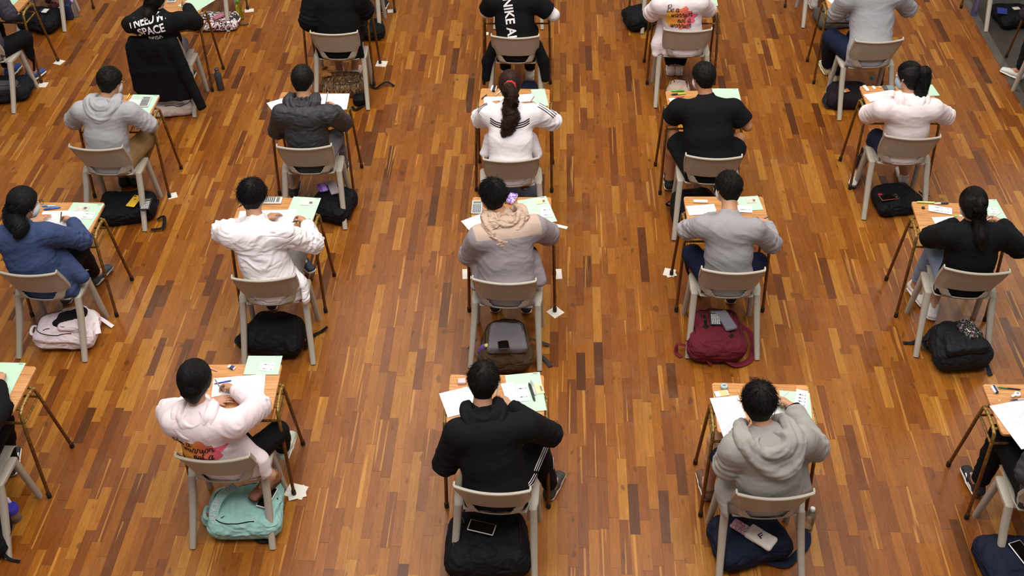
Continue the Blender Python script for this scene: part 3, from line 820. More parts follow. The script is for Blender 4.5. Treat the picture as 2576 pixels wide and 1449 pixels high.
    for a in 'LR':
        S_, E_, W_ = J['S'+a], J['E'+a], J['W'+a]; r0, r1, r2 = (.055+lo)*w, (.046+lo)*w, .034+lo*.55
        up_ = unit(E_-S_); fo = unit(W_-E_)
        if slr == 'long':
            T.seg(S_, E_, r0, r1, None, .035); T.seg(E_, W_-fo*.045, r1, r2*1.06, None, .02)
            T.seg(W_-fo*.06, W_-fo*t.get('cuffback', .012), r2*1.04, r2*.86, None, .008, fb=True)
        else:
            e = S_+up_*np.linalg.norm(E_-S_)*.72; T.seg(S_, e, r0*1.02, r0*1.02, None, .035, fb=True)
    if t.get('collar'):   # shirt collar or sweatshirt neck rib
        T.seg(nk-nd*.02, nk+nd*.012, (.066, .060), (.063, .057), side, .012, fb=True)
    fo_ = t.get('fold', .005); fr = t.get('fr', (5, 6, 14)); warp = t.get('warp', .06)
    ff = folds(fo_, sd, fr, warp, t.get('tilt', 0))
    el = [J['EL'], J['ER']]
    def post(V):
        d = ff(V)
        for e, sh, wr in ((J['EL'], J['SL'], J['WL']), (J['ER'], J['SR'], J['WR'])):
            for ctr, nxt, ln in ((e, sh, .10), (e, wr, .09), (wr, e, .07)):
                u = unit(nxt-ctr); q = V-ctr; x = q@u; r = np.linalg.norm(q-x[:, None]*u, axis=1)
                g_ = np.exp(-(x/ln)**2)*np.exp(-(np.maximum(r-.09, 0)/.03)**2)
                if slr == 'long': d = d+fo_*.75*g_*np.sin(x*2*PI/.05+9*vnoise(V*11, sd+2))*(.25+.9*vnoise(V*17, sd+8))
        return d
    cth, sth = math.cos(th), math.sin(th)
    def seatcut(p):
        x = (p[..., 0]-bx)*cth+(p[..., 1]-by)*sth; y = -(p[..., 0]-bx)*sth+(p[..., 1]-by)*cth
        return np.minimum(np.minimum(.243-np.abs(x), .50-y), .441-p[..., 2])
    def backcut(p):
        x = (p[..., 0]-bx)*cth+(p[..., 1]-by)*sth; y = -(p[..., 0]-bx)*sth+(p[..., 1]-by)*cth
        yb = np.interp(p[..., 2], [.43, .47, .535, .6, .78], [.098, .084, .085, .064, .006])+.034*(x/.2)**2
        return np.minimum(np.minimum(yb-y, .79-p[..., 2]), .215-np.abs(x))
    for fl in t.get('flare', ()):
        pts_ = [at(*q_[:3]) for q_ in fl]; T.chain(pts_, [q_[3] for q_ in fl], None, .05)
    T.cut(seatcut)
    if s.get('backcut', True): T.cut(lambda p: backcut(p)+.014)
    V, F = T.mesh(post)
    topo = mkobj(t['name'], V-root, F, t['mat'], body)
    if 'yoke' in t:
        topo.data.materials.append(t['yoke']); mi = np.zeros(len(F), np.int32)
        cc = V[F].mean(1); ax_ = unit(J['neck']-J['pel']); lv = (cc-chest)@ax_
        onarm = np.zeros(len(F), bool)
        lim = t.get('yokez', .02)
        mi[(lv > lim) & (np.abs((cc-chest)@side) < t.get('yokew', .2))] = 1
        topo.data.polygons.foreach_set('material_index', mi)
    if t.get('under'):
        for a in 'LR':
            U = Fld(h); S_, E_, W_ = J['S'+a], J['E'+a], J['W'+a]; fo = unit(W_-E_)
            U.seg(S_, E_, .055*w, .056*w, None, .02); U.seg(E_, W_-fo*.015, .056*w, .040, None, .02, fb=True)
            V, F = U.mesh(folds(.005, sd+4, (9, 9, 12), .05)); mkobj('sleeve', V-root, F, t['under'], body)
    if slr == 'long' and t.get('rib', True):
        for a in 'LR':
            W_, E_ = J['W'+a], J['E'+a]; fo = unit(W_-E_); r2 = (.034+lo*.55)*.86
            MB().sweep([W_-fo*.05, W_-fo*.03, W_-fo*.004], [r2*1.05, r2*1.02, r2*.94], 20).build('cuff', t.get('cuffmat', t['mat']), topo, -root+0*root) if False else \
            mkcuff(W_-root, fo, r2, t.get('cuffmat', t['mat']), topo)
    # ---- hood
    if 'hood' in t:
        hd = t['hood']; Hd = Fld(h); sz = hd.get('s', 1.0); bd = back_dir; up_t = unit(J['neck']-J['pel']); tw = hd.get('tw', 0)
        sx = side; O = nk+bd*hd.get('off', .048)
        q = lambda x, b, u: O+(sx*(x+tw*u)+bd*b+up_t*u)*sz
        # bag
        Rb = np.array([sx, -bd, up_t])
        Hd.ell(q(0, .046, -.080), np.array([.108, .052, .105])*sz, Rb, .03)
        Hd.ell(q(0, .045, -.03), np.array([.125, .050, .06])*sz, Rb, .03)
        rim = spline([q(-.062, -.085, .0), q(-.092, -.04, .022), q(-.112, .03, .012), q(-.092, .078, -.045), q(-.045, .096, -.10), q(0, .100, -.122), q(.045, .096, -.10), q(.092, .078, -.045), q(.112, .03, .012), q(.092, -.04, .022), q(.062, -.085, .0)], 3)
        Hd.chain(rim, [.013*sz]*len(rim), None, .035)
        rim2 = spline([q(-.078, -.03, .032), q(-.080, .045, .020), q(-.05, .082, -.02), q(0, .090, -.038), q(.05, .082, -.02), q(.080, .045, .020), q(.078, -.03, .032)], 3)
        Hd.chain(rim2, [.011*sz]*len(rim2), None, .022)
        Hd.ell(q(0, .062, .015), np.array([.048, .036, .030])*sz, Rb, .02, 's')
        Hd.seg(nk+nd*.0, hp(0, -.03, -.04), .060, .056, None, .01, 's')
        f2 = folds(hd.get('fold', .006), sd+20, (9, 9, 9), .05)
        def post2(V):
            qv = V-O; rr = np.linalg.norm(np.stack([(qv@sx)*.9, (qv@up_t)-.02], 1), axis=1)
            return f2(V)+hd.get('rip', .0025)*np.sin(rr*2*PI/.036+3*vnoise(V*9, sd))
        V, F = Hd.mesh(post2); hoodo = mkobj('hood', V-root, F, hd.get('mat', t['mat']), topo)
    # ---- legs
    l = s['legs']; L_ = Fld(max(h, .006)); ll = l.get('loose', .012)
    L_.seg(J['pel']-sideP*.06+np.array([0, 0, -.01]), J['pel']+sideP*.06+np.array([0, 0, -.01]), (.12*w), (.12*w), None, .05)
    for a, sg in (('L', -1), ('R', 1)):
        hip = J['pel']+hipo*sg+np.array([0, 0, -.015]); K, A = J['K'+a], J['A'+a]; e = l.get('len', .93)
        if l.get('shorts'):
            kk = hip+(K-hip)*.78; L_.seg(hip, kk, (.088+ll)*w, (.078+ll)*w, None, .04, fb=True)
        else:
            L_.seg(hip, K, (.082+ll)*w, (.058+ll)*w, None, .04); e_ = K+(A-K)*e; m_ = K+(A-K)*.4
            L_.seg(K, m_, (.057+ll)*w, (.052+ll)*w, None, .02); L_.seg(m_, e_, (.052+ll)*w, (.040+ll), None, .02, fb=True)
    L_.cut(lambda p: seatcut(p)+.004)
    if s.get('backcut', True): L_.cut(lambda p: backcut(p)+.022)
    f3 = folds(l.get('fold', .005), sd+40, (9, 9, 16), .05)
    V, F = L_.mesh(lambda V: f3(V)); lego = mkobj(l['name'], V-root, F, l['mat'], body)
    # ---- shoes
    sh = s.get('shoes', {})
    for a in 'LR':
        shoe(J['A'+a], info['T'+a], s.get('shoes'+a, sh), body, root, unit(J['K'+a]-J['A'+a]))
    # ---- hair
    hair(s, body, root, hp, R, H, J, back_dir, side, hs, rnd, h)
    # ---- mask
    mk = s.get('mask', 'E4EBF0')
    if mk:
        Mk = Fld(.0045)
        Mk.ell(hp(0, .034, -.045), np.array([.062, .066, .062])*hs, R, .01)
        Mk.ell(hp(0, .074, -.035), np.array([.030, .034, .036])*hs, R, .02)
        Mk.cut(lambda p: .028-((p-H)@R[1])/hs); Mk.cut(lambda p: ((p-H)@R[2])/hs+.022-.25*((p-H)@R[1])); Mk.cut(lambda p: -.105-((p-H)@R[2])/hs)
        V, F = Mk.mesh(); mo = mkobj('face_mask', V-root, F, plain(mk, .75, bump=.001, bscale=200), body)
        for a in (-1, 1):
            pts = spline([hp(a*.056, .035, -.028), hp(a*.073, .012, -.006), hp(a*.080, -.008, .016), hp(a*.081, -.022, -.004), hp(a*.076, -.014, -.034), hp(a*.068, .01, -.058), hp(a*.052, .03, -.078)], 4)
            MB().sweep([p-root for p in pts], .0016, 6).build('ear_loop', plain('F2F2F2', .6), mo)
    if s.get('glasses'):
        gm = plain('1C1A1A', .35); b = MB()
        for a in (-1, 1):
            cc = hp(a*.034, .108, .004)
            pts = [cc+(R[0]*.024*math.cos(q)+R[2]*.018*math.sin(q)) for q in np.linspace(0, 2*PI, 19)]
            b.sweep([p-root for p in pts], .0018, 6, cap=False)
            b.sweep([p-root for p in spline([hp(a*.058, .106, .010), hp(a*.078, .06, .012), hp(a*.083, .0, .010), hp(a*.080, -.02, -.006)], 4)], .0018, 6)
        b.sweep([hp(-.012, .11, .006)-root, hp(0, .113, .009)-root, hp(.012, .11, .006)-root], .0018, 6); b.build('glasses', gm, body)
    J.update(info=info, side=side, back=back_dir, top=topo, body=body, legs=lego, chest=chest, hp=hp, R=R, mid=mid)
    # ---- pen in the writing hand
    for a in 'LR':
        if s.get('H'+a, 'write' if a == 'R' else 'flat') == 'write' and s.get('pen', True):
            tips, Pf, f = info[a]; tip = tips[0]*.5+tips[1]*.15+Pf(.028, .082, -.036)*.35
            d = unit(s['pend']) if 'pend' in s else unit(np.array([.35 if a == 'R' else -.35, -.25, .75]))
            p0 = tip-d*.028; p0[2] = max(p0[2], .757)
            pen(p0, p0+d*.142, s.get('penc', '23252E'), s.get('penlabel', 'pen held by '+s['who']), s.get('penclip', 'C8CCD2'))
    return J
def mkcuff(W_, fo, r2, mat, parent):
    a = MB(); n = 12; pts = [W_-fo*.052, W_-fo*.048, W_-fo*.03, W_-fo*.012, W_-fo*.002, W_+fo*.001, W_-fo*.006]
    a.sweep(pts, [r2*.9, r2*1.1, r2*1.15, r2*1.1, r2*1.04, r2*.94, r2*.80], 20)
    return a.build('cuff', mat, parent)
def pen(p0, p1, c, label, clip='C8CCD2', group=None):
    p0 = np.asarray(p0, float); p1 = np.asarray(p1, float); d = p1-p0; L = np.linalg.norm(d); u = d/L
    root = empty('pen', p0); tag(root, label, 'pen', group or 'pens on and over the exam desks')
    MB().lathe([(.0006, 0), (.0028, .010), (.0042, .016), (.0045, L*.35)], (0, 0, 0), 10, u).build('grip', plain(c, .3), root)
    MB().lathe([(.0045, L*.35), (.0045, L*.93), (.0025, L)], (0, 0, 0), 10, u).build('barrel', plain(clip, .3), root)
    return root
def shoe(A, fd, sh, body, root, shin):
    zf = max(A[2]-.085, 0.0); base = np.array([A[0], A[1], zf]); sd = np.cross(fd, [0, 0, 1.]); up = np.array([0, 0, 1.])
    P = lambda x, y, z: base+sd*x+fd*y+up*z
    F = Fld(.005); F.seg(P(0, -.035, .045), P(0, .06, .045), (.036, .034), (.040, .030), sd, .02)
    F.seg(P(0, .06, .045), P(0, .165, .032), (.040, .030), (.036, .018), sd, .02)
    F.seg(P(0, -.03, .05), P(0, -.01, .095), (.034, .04), (.036, .042), up, .02, fb=True) if False else F.seg(P(0, -.018, .05), P(0, -.010, .098), .038, .037, None, .02, fb=True)
    F.cut(lambda p: (zf+.022)-p[..., 2])
    V, Fc = F.mesh(folds(.0015, 3, (30, 30, 30), .01)); o = mkobj('shoe', V-root, Fc, plain(sh.get('c', '1E1E20'), .6, bump=.002, bscale=150), body)
    G = Fld(.005); G.seg(P(0, -.035, .014), P(0, .06, .014), (.041, .016), (.044, .016), sd, .01); G.seg(P(0, .06, .014), P(0, .172, .016), (.044, .016), (.038, .014), sd, .01)
    G.cut(lambda p: (zf+.001)-p[..., 2]); G.cut(lambda p: p[..., 2]-(zf+.027))
    V, Fc = G.mesh(); mkobj('sole', V-root, Fc, plain(sh.get('sole', 'E6E3DC'), .6), o)
    b = MB(); lm = plain(sh.get('lace', sh.get('c', '1E1E20')), .7)
    for i in range(4):
        y = .045+.022*i; z = .079-.0105*i
        b.sweep([P(-.026, y, z-.012)-root, P(0, y+.004, z+.001)-root, P(.026, y, z-.012)-root], .003, 6)
    b.build('laces', lm, o)
    sock = sh.get('sock')
    if sock: MB().lathe([(.040, 0), (.039, .05)], P(0, -.010, .085)-root, 14, shin).build('sock', plain(sock, .8), body)
    if sh.get('patch'):
        for q in (-1, 1):
            MB().lathe([(.022, 0), (.022, .003)], P(q*.034, -.012, .078)-root, 20, sd*q).build('round_patch', plain('EDEDE8', .5), o)
            st = [(math.cos(PI/2+i*PI/5)*(.013 if i % 2 == 0 else .0055), math.sin(PI/2+i*PI/5)*(.013 if i % 2 == 0 else .0055)) for i in range(10)]
            cc = P(q*.0375, -.012, .078)-root
            MB().add([cc+fd*a+up*b_ for a, b_ in st]+[cc+sd*q*.001+fd*a+up*b_ for a, b_ in st], [tuple(range(10)), tuple(range(10, 20))]+[(i, (i+1) % 10, 10+(i+1) % 10, 10+i) for i in range(10)]).build('star', plain('1B2A55', .5), o)
    if sh.get('swoosh'):
        for q in (-1, 1):
            up2 = [(-.045, .038), (-.035, .030), (-.010, .026), (.03, .040), (.075, .062), (.03, .050), (-.005, .043), (-.028, .044), (-.038, .056), (-.045, .052)]
            dist = .0415
            V_ = [P(q*(dist), y+.03, z)-root for y, z in up2]; n = len(V_)
            MB().add(V_+[v-sd*q*.01 for v in V_], [tuple(range(n)), tuple(range(n, 2*n))]+[(i, (i+1) % n, n+(i+1) % n, n+i) for i in range(n)]).build('side_mark', plain('F0F0F0', .5), o)
def tube_strands(paths, r0, r1, n=3):
    V = []; F = []
    for P in paths:
        P = np.asarray(P); m = len(P); o = len(V)
        t = np.gradient(P, axis=0); t /= np.linalg.norm(t, axis=1)[:, None]+1e-9
        ref = np.array([.3, .2, .93]); a = np.cross(t, ref); a /= np.linalg.norm(a, axis=1)[:, None]+1e-9; b = np.cross(t, a)
        rr = np.linspace(r0, r1, m)
        for i in range(m):
            for k in range(n):
                q = 2*PI*k/n; V.append(P[i]+(a[i]*math.cos(q)+b[i]*math.sin(q))*rr[i])
        F += [(o+i*n+k, o+i*n+(k+1) % n, o+(i+1)*n+(k+1) % n, o+(i+1)*n+k) for i in range(m-1) for k in range(n)]
    return np.array(V), np.array(F, np.int32)
def hair(s, body, root, hp, R, H, J, bd, side, hs, rnd, h):
    kd = s.get('hair', 'short'); col = hairmat(s.get('hairc', '0D0A09'), s.get('hrough', .45)); nt = int(s.get('tufts', 700)*(2.4 if s.get('hair', 'short') == 'short' else 1.0))
    rx, ry, rz = .082, .100, .099
    ex = s.get('vol', .008)
    Ft = Fld(min(h, .005))
    def surf(u):     # point on hair ellipsoid for unit dir u in head coords
        return np.array([u[0]*(rx+ex), u[1]*(ry+ex)-.012, u[2]*(rz+ex)+.016])
    Ft.ell(hp(0, -.012, .016), np.array([rx+ex, ry+ex, rz+ex])*hs, R, .01)
    if kd in ('short', 'boy'):
        Ft.seg(hp(0, -.055, .0), hp(0, -.058, -.072), (.066*hs, .038*hs), (.048*hs, .024*hs), R[0], .03)
    else:
        Ft.seg(hp(0, -.04, .0), hp(0, -.055, -.07), (.078*hs, .055*hs), (.062*hs, .040*hs), R[0], .03)
    def line(y):   # hairline height as function of forward coordinate (head units)
        return np.interp(y, [-.12, -.045, -.015, .012, .045, .07, .12], [-.098, -.088, -.034, -.012, .018, .055, .07] if kd in ('short', 'boy') else [-.11, -.10, -.05, -.045, .02, .060, .075])
    Ft.cut(lambda p: (line(((p-H)@R[1])/hs)-((p-H)@R[2])/hs)*.8*hs)
    V, F = Ft.mesh(folds(.003 if kd in ('short', 'boy') else .0015, s.get('seed', 1)+60, (40, 40, 40), .02))
    capm = (V-root, F)
    def joined(name, A, B, par): return mkobj(name, np.concatenate([A[0], B[0]]), np.concatenate([A[1], B[1]+len(A[0])]), col, par)
    paths = []
    crown = unit([s.get('crownx', .1), -.55, .83])
    if kd in ('short', 'boy'):
        Lh = s.get('hlen', .034)
        while len(paths) < nt:
            u = unit([rnd.gauss(0, 1), rnd.gauss(-.2, 1), rnd.gauss(.3, 1)]); p = surf(u)
            if p[2] < line(p[1])+.008: continue
            nrm = unit(u/np.array([rx, ry, rz])); tng = u-crown*(u@crown)*1.0; tng = tng-nrm*(tng@nrm)
            if np.linalg.norm(tng) < .05: tng = np.array([rnd.gauss(0, 1), rnd.gauss(0, 1), 0])
            tng = unit(tng); sw = np.cross(nrm, crown)*.35
            d = unit(tng+sw+nrm*(s.get('lift', .35)*.55+rnd.random()*.22)+np.array([rnd.gauss(0, .25) for _ in range(3)]))
            low = p[2] < -.01 and p[1] < .0
            L = Lh*(.45+.8*rnd.random())*(.45 if low else 1)
            q0 = p-nrm*.006; q1 = q0+d*L*.5+nrm*.001; q2 = q1+unit(d*.9+np.array([0, 0, -.25])+tng*.4-nrm*.35)*L*.5
            paths.append([hp(*q0)-root, hp(*(q0+d*L*.3))-root, hp(*q1)-root, hp(*q2)-root])
        joined('hair', capm, tube_strands(paths, .0025, .0003), body)
        return
    # tied or loose long hair; tail guides are world points
    guide = [np.asarray(g_) for g_ in s['tail'](hp, J, bd)] if 'tail' in s else None
    tie = guide[0] if guide is not None else None
    if kd == 'pony':
        tl = (tie-H)@R.T/hs
        for i in range(int(nt*.6)):
            a = rnd.uniform(-PI, PI); u0 = unit([math.cos(a)*1.0, .45+.35*abs(math.sin(a)), .25+.6*math.sin(a)]) if rnd.random() < .7 else unit([rnd.gauss(0, 1), rnd.gauss(0, .6), rnd.gauss(.2, .7)])
            ut = unit((tl-np.array([0, -.012, .016]))/np.array([rx, ry, rz])); P = []
            for k in range(9):
                f = k/8; u = unit(u0*(1-f)+ut*f); p = surf(u)*1.012; 
                if f > .85: p = p*(1-(f-.85)/.15)+tl*((f-.85)/.15)
                P.append(hp(*p)-root)
            if ((u0*np.array([rx, ry, rz]))[2]) < line((u0[1]*ry)): continue
            paths.append(P)
        ho = joined('hair', capm, tube_strands(paths, .0016, .0010), body)
        paths = []
    else:
        for i in range(int(nt*1.2)):
            sg = rnd.choice((-1, 1)); u0 = unit([sg*.08, rnd.uniform(-.7, .75), .9]); u1 = unit([sg*abs(rnd.gauss(.1, .55)), -.75, -.62]); P = []
            for k in range(9):
                f = k/8; u = unit(u0*(1-f)+u1*f+np.array([sg*.55*math.sin(f*PI)*abs(u0[1]+.3), 0, 0])); P.append(hp(*(surf(u)*(1.008+.09*max(0, f-.7))))-root)
            paths.append(P)
        ho = joined('hair', capm, tube_strands(paths, .0018, .0010), body); paths = []
    G = spline(guide, 6)
    if s.get('wave'):
        G = [p+side*math.sin(i*1.0)*.012*min(1, i/8)+bd*math.cos(i*.8)*.006*min(1, i/8) for i, p in enumerate(G)]
    wr = s.get('tailr', .035); tf = Fld(min(h, .005))
    m = len(G); rad = [wr*(.45+.75*math.sin(min(1, i/(m-1)*1.5)*PI*.62))*(1 if i < m*.75 else 1-(i/(m-1)-.75)*3.0*.8) for i in range(m)]
    if kd != 'pony': rad = [wr*(.95-.12*i/m)*(1 if i < m*.7 else 1-(i/(m-1)-.7)*2.2) for i in range(m)]
    tf.chain(G, [max(r*.85, .006) for r in rad], None, .015)
    V, F = tf.mesh(folds(.0015, 5, (60, 60, 14), .03))
    tfm = (V-root, F)
    wav = s.get('wave', 0)
    for i in range(nt):
        a = rnd.uniform(0, 2*PI); rr = math.sqrt(rnd.random())*1.12; ph = rnd.uniform(0, 6.28); P = []
        st = 0 if rnd.random() < .75 else rnd.randrange(m//3); en = m-1-int(rnd.random()**2*m*.25)
        for j in range(st, en+1):
            t = unit(G[min(j+1, m-1)]-G[max(j-1, 0)]); x = unit(np.cross(t, [0, 0.3, 1.])); y = np.cross(t, x)
            wv = wav*math.sin(j*.9+ph)
            P.append(G[j]-root+(x*math.cos(a+.05*j)+y*math.sin(a+.05*j))*rad[j]*rr+x*wv*(j/m)+y*wv*.5*math.cos(j*.7+ph)*(j/m))
        if len(P) > 3: paths.append(P)
    to = joined('ponytail' if kd == 'pony' else 'long_hair', tfm, tube_strands(paths, .0019, .0006), ho)
    if s.get('tie'):
        t = unit(G[2]-G[0]); a = unit(np.cross(t, [1, 0, .2])); b_ = np.cross(t, a)
        pts = [G[2]-root+(a*math.cos(q)+b_*math.sin(q))*(rad[2]*1.1+.006)*(1+.07*math.sin(q*9)) for q in np.linspace(0, 2*PI, 37)]
        MB().sweep(pts, .010, 8, cap=False).build('hair_tie', fabric(s['tie'], fold=.004), to)
# ------------------------------------------------------------------ small things
PAPER = dict(white=dict(base='E6E6EB', dens=.55, strength=.4), green=dict(base='BCDCC5', lines=26, ink='7FA08C', dens=.28, strength=.45, head='3A4A44'),
             grid=dict(base='E6E5EE', lines=44, dens=.75, strength=.45), blank=dict(base='E8E8ED', dens=.12, strength=.3))
def sheet(kind, corners, label, z=.7515, name='exam_paper', th=.0007, curl=.0, cat='paper', group='papers on the exam desks', bars=0, parent_mat=None, photo=False):
    C = [at(x, y, z) for x, y in corners]
    ctr = sum(C)/4; ux = unit((C[1]-C[0])+(C[2]-C[3])); W = (np.linalg.norm(C[1]-C[0])+np.linalg.norm(C[2]-C[3]))/2; L = (np.linalg.norm(C[3]-C[0])+np.linalg.norm(C[2]-C[1]))/2
    ang = math.atan2(ux[1], ux[0]); nx, ny = 10, 12
    V = []; rd = random.Random(hash(label) % 999 if False else len(label)*7+int(corners[0][0])); ph = rd.random()*6
    for side_ in (0, 1):
        for j in range(ny+1):
            for i in range(nx+1):
                x = i/nx-.5; y = j/ny-.5
                V.append((x*W, y*L, side_*th+curl*((2*x)**2*.5+(2*y)**4*.6)+.0006*(1+math.sin(x*7+ph)*math.cos(y*6+ph))))
    n = (nx+1)*(ny+1); F = []
    for j in range(ny):
        for i in range(nx):
            a = j*(nx+1)+i; b = a+1; c = a+nx+2; d = a+nx+1
            F += [(n+a, n+b, n+c, n+d), (d, c, b, a)]
    def edge(seq):
        for a, b in zip(seq, seq[1:]): F.append((a, b, n+b, n+a))
    edge(list(range(nx+1))); edge([nx+j*(nx+1) for j in range(ny+1)]); edge(list(reversed(range(ny*(nx+1), n)))); edge([j*(nx+1) for j in reversed(range(ny+1))])
    m = parent_mat or paper(**PAPER[kind])
    o = mkobj(name, V, F, m, None, ctr, ang, True, 30); tag(o, label, cat, group)
    for k in range(bars):
        y0 = L*(.25-k*.42/max(1, bars-1)*1.2) if bars > 1 else -L*.1
        MB().box((W*.06, y0, th+.0016), (W*.62, L*.055, .0005)).build('barcode', barcode(), o, smooth=False)
    if photo:
        MB().box((W*.24, 0, th+.0017), (W*.24, L*.5, .0005)).build('portrait_photo', plain('8E8078', .5), o, smooth=False)
        MB().lathe([(W*.055, 0), (W*.055, .0006)], (W*.24, L*.05, th+.0019), 12).build('portrait_head', plain('3A3230', .6), o)
    return o
def calculator(corners, label, z=.752, dark=False, n=None):
    C = [at(x, y, z) for x, y in corners]; ctr = sum(C)/4; uy = unit((C[0]-C[3])+(C[1]-C[2])); W = .080; L = .155
    ang = math.atan2(-uy[0], uy[1])
    r = empty('calculator', ctr, ang); tag(r, label, 'calculator', 'pocket calculators')
    MB().box((0, 0, .007), (W, L, .013), bev=.005).build('case', plain('2C2E32' if dark else 'D9DADB', .4), r)
    MB().box((0, 0, .0138), (W*.9, L*.94, .001), bev=.0004).build('face_plate', plain('3A3C40' if dark else 'C3C6C8', .45), r)
    MB().box((0, L*.31, .0148), (W*.72, L*.15, .001)).build('display', plain('6F7C68', .25), r, smooth=False)
    b = MB()
    for j in range(7):
        for i in range(5 if j > 2 else 6):
            nn = 5 if j > 2 else 6
            b.box(((i-(nn-1)/2)*W*.8/nn, L*(.13-.095*j), .0158), (W*.8/nn*.72, L*.052, .003), bev=.001)
    b.build('keys', plain('E9E9EA' if dark else '4A4D52', .45), r)
    return r
def phone(c, size, ang, z, tilt, label, case='DDDDDD', screen='08090B', back=None):
    p = at(c[0], c[1], z); r = empty('smartphone', p); r.rotation_euler = (tilt[0], tilt[1], ang); tag(r, label, 'phone', 'phones lying on the bags')
    MB().box((0, 0, .005), (size[0], size[1], .009), bev=.0044).build('phone_case', plain(case, .4), r)
    if back:
        MB().box((-size[0]*.27, size[1]*.38, .0102), (size[0]*.3, size[0]*.16, .002), bev=.0008).build('camera_bump', plain('1B1B1D', .3), r)
        MB().lathe([(.008, 0), (.008, .0004)], (0, size[1]*.12, .0096), 14).build('round_mark', plain('6E5A14', .4), r)
    else: MB().box((0, 0, .0098), (size[0]*.9, size[1]*.94, .0008), bev=.0003).build('screen', plain(screen, .08, spec=.6), r)
    return r
def block(name, c, dims, ang, z, label, cat, col, band=None, bev=.003, group=None, rough=.5):
    p = at(c[0], c[1], z); r = MB().box((0, 0, dims[2]/2), dims, bev=min(bev, dims[2]*.45)).build(name, plain(col, rough), None, p, ang); tag(r, label, cat, group)
    if band: MB().box((dims[0]*.12, 0, dims[2]/2), (dims[0]*.62, dims[1]*1.04, dims[2]*1.04), bev=min(bev, dims[2]*.4)).build('paper_sleeve', plain(band, .5), r)
    return r
def laypen(a, b, label, c='23252E', clip='C8CCD2', z=.757, r=.005, name='pen', cap=None):
    p0, p1 = at(a[0], a[1], z), at(b[0], b[1], z); d = p1-p0; L = np.linalg.norm(d); u = d/L
    L = min(max(L, .09), .17)
    root = empty(name, p0); tag(root, label, name.replace('_', ' '), 'pens on and over the exam desks')
    MB().lathe([(.0008, 0), (r*.7, .012), (r, .020), (r, L*.45)], (0, 0, 0), 12, u).build('grip', plain(c, .35), root)
    MB().lathe([(r, L*.45), (r*1.03, L*.9), (r*.6, L)], (0, 0, 0), 12, u).build('barrel', plain(clip, .35), root)
    if cap: MB().lathe([(r*1.15, L*.62), (r*1.2, L*.95), (r*.9, L*1.01)], (0, 0, 0), 12, u).build('cap', plain(cap, .35), root)
    return root
def bottle(c, label, h=.22, r=.033, col='DDE8EE', capc='9A86C4', clear=True, liquid=None, neck=.4, z=0, strap=None, lay=None):
    p = at(c[0], c[1], z); root = empty('water_bottle', p); tag(root, label, 'bottle', 'drink bottles on the floor')
    if lay: root.rotation_euler = lay
    m = plain(col, .12, trans=.9, spec=.5) if clear else plain(col, .45)
    MB().lathe([(r*.8, 0), (r, .006), (r, h*.22), (r*.94, h*.26), (r, h*.3), (r, h*.62), (r*.95, h*.68), (r*.7, h*.80), (r*neck, h*.86), (r*neck, h*.90)], (0, 0, 0), 24).build('bottle_body', m, root)
    if liquid: MB().lathe([(r*.76, .004), (r*.93, .01), (r*.93, h*.6)], (0, 0, 0), 20).build('drink', plain(liquid, .1, trans=.6), root)
    MB().lathe([(r*neck*1.15, h*.885), (r*neck*1.25, h*.9), (r*neck*1.2, h*.98), (r*neck*.9, h)], (0, 0, 0), 20).build('bottle_cap', plain(capc, .4), root)
    if strap: MB().sweep(spline([(r*.3, 0, h*.99), (r*.9, .01, h*1.06), (r*1.5, .015, h*.98), (r*1.55, .015, h*.8)], 4), (.009, .003), 8, side=(0, 1, 0)).build('carry_loop', plain(strap, .5), root)
    return root
def ribbon(pts, wdt, name, mat, parent, root, thick=.003):
    P = spline([np.asarray(p, float) for p in pts], 5); b = MB(); m = len(P)
    side = []
    for i in range(m):
        d = P[min(i+1, m-1)]-P[max(i-1, 0)]; side.append(unit(np.cross(d, [0, 0, 1.])+np.array([1e-4, 0, 0])))
    b.sweep([p-root for p in P], [(wdt/2, thick)]*m, 8, side=side, power=3.5)
    return b.build(name, mat, parent)
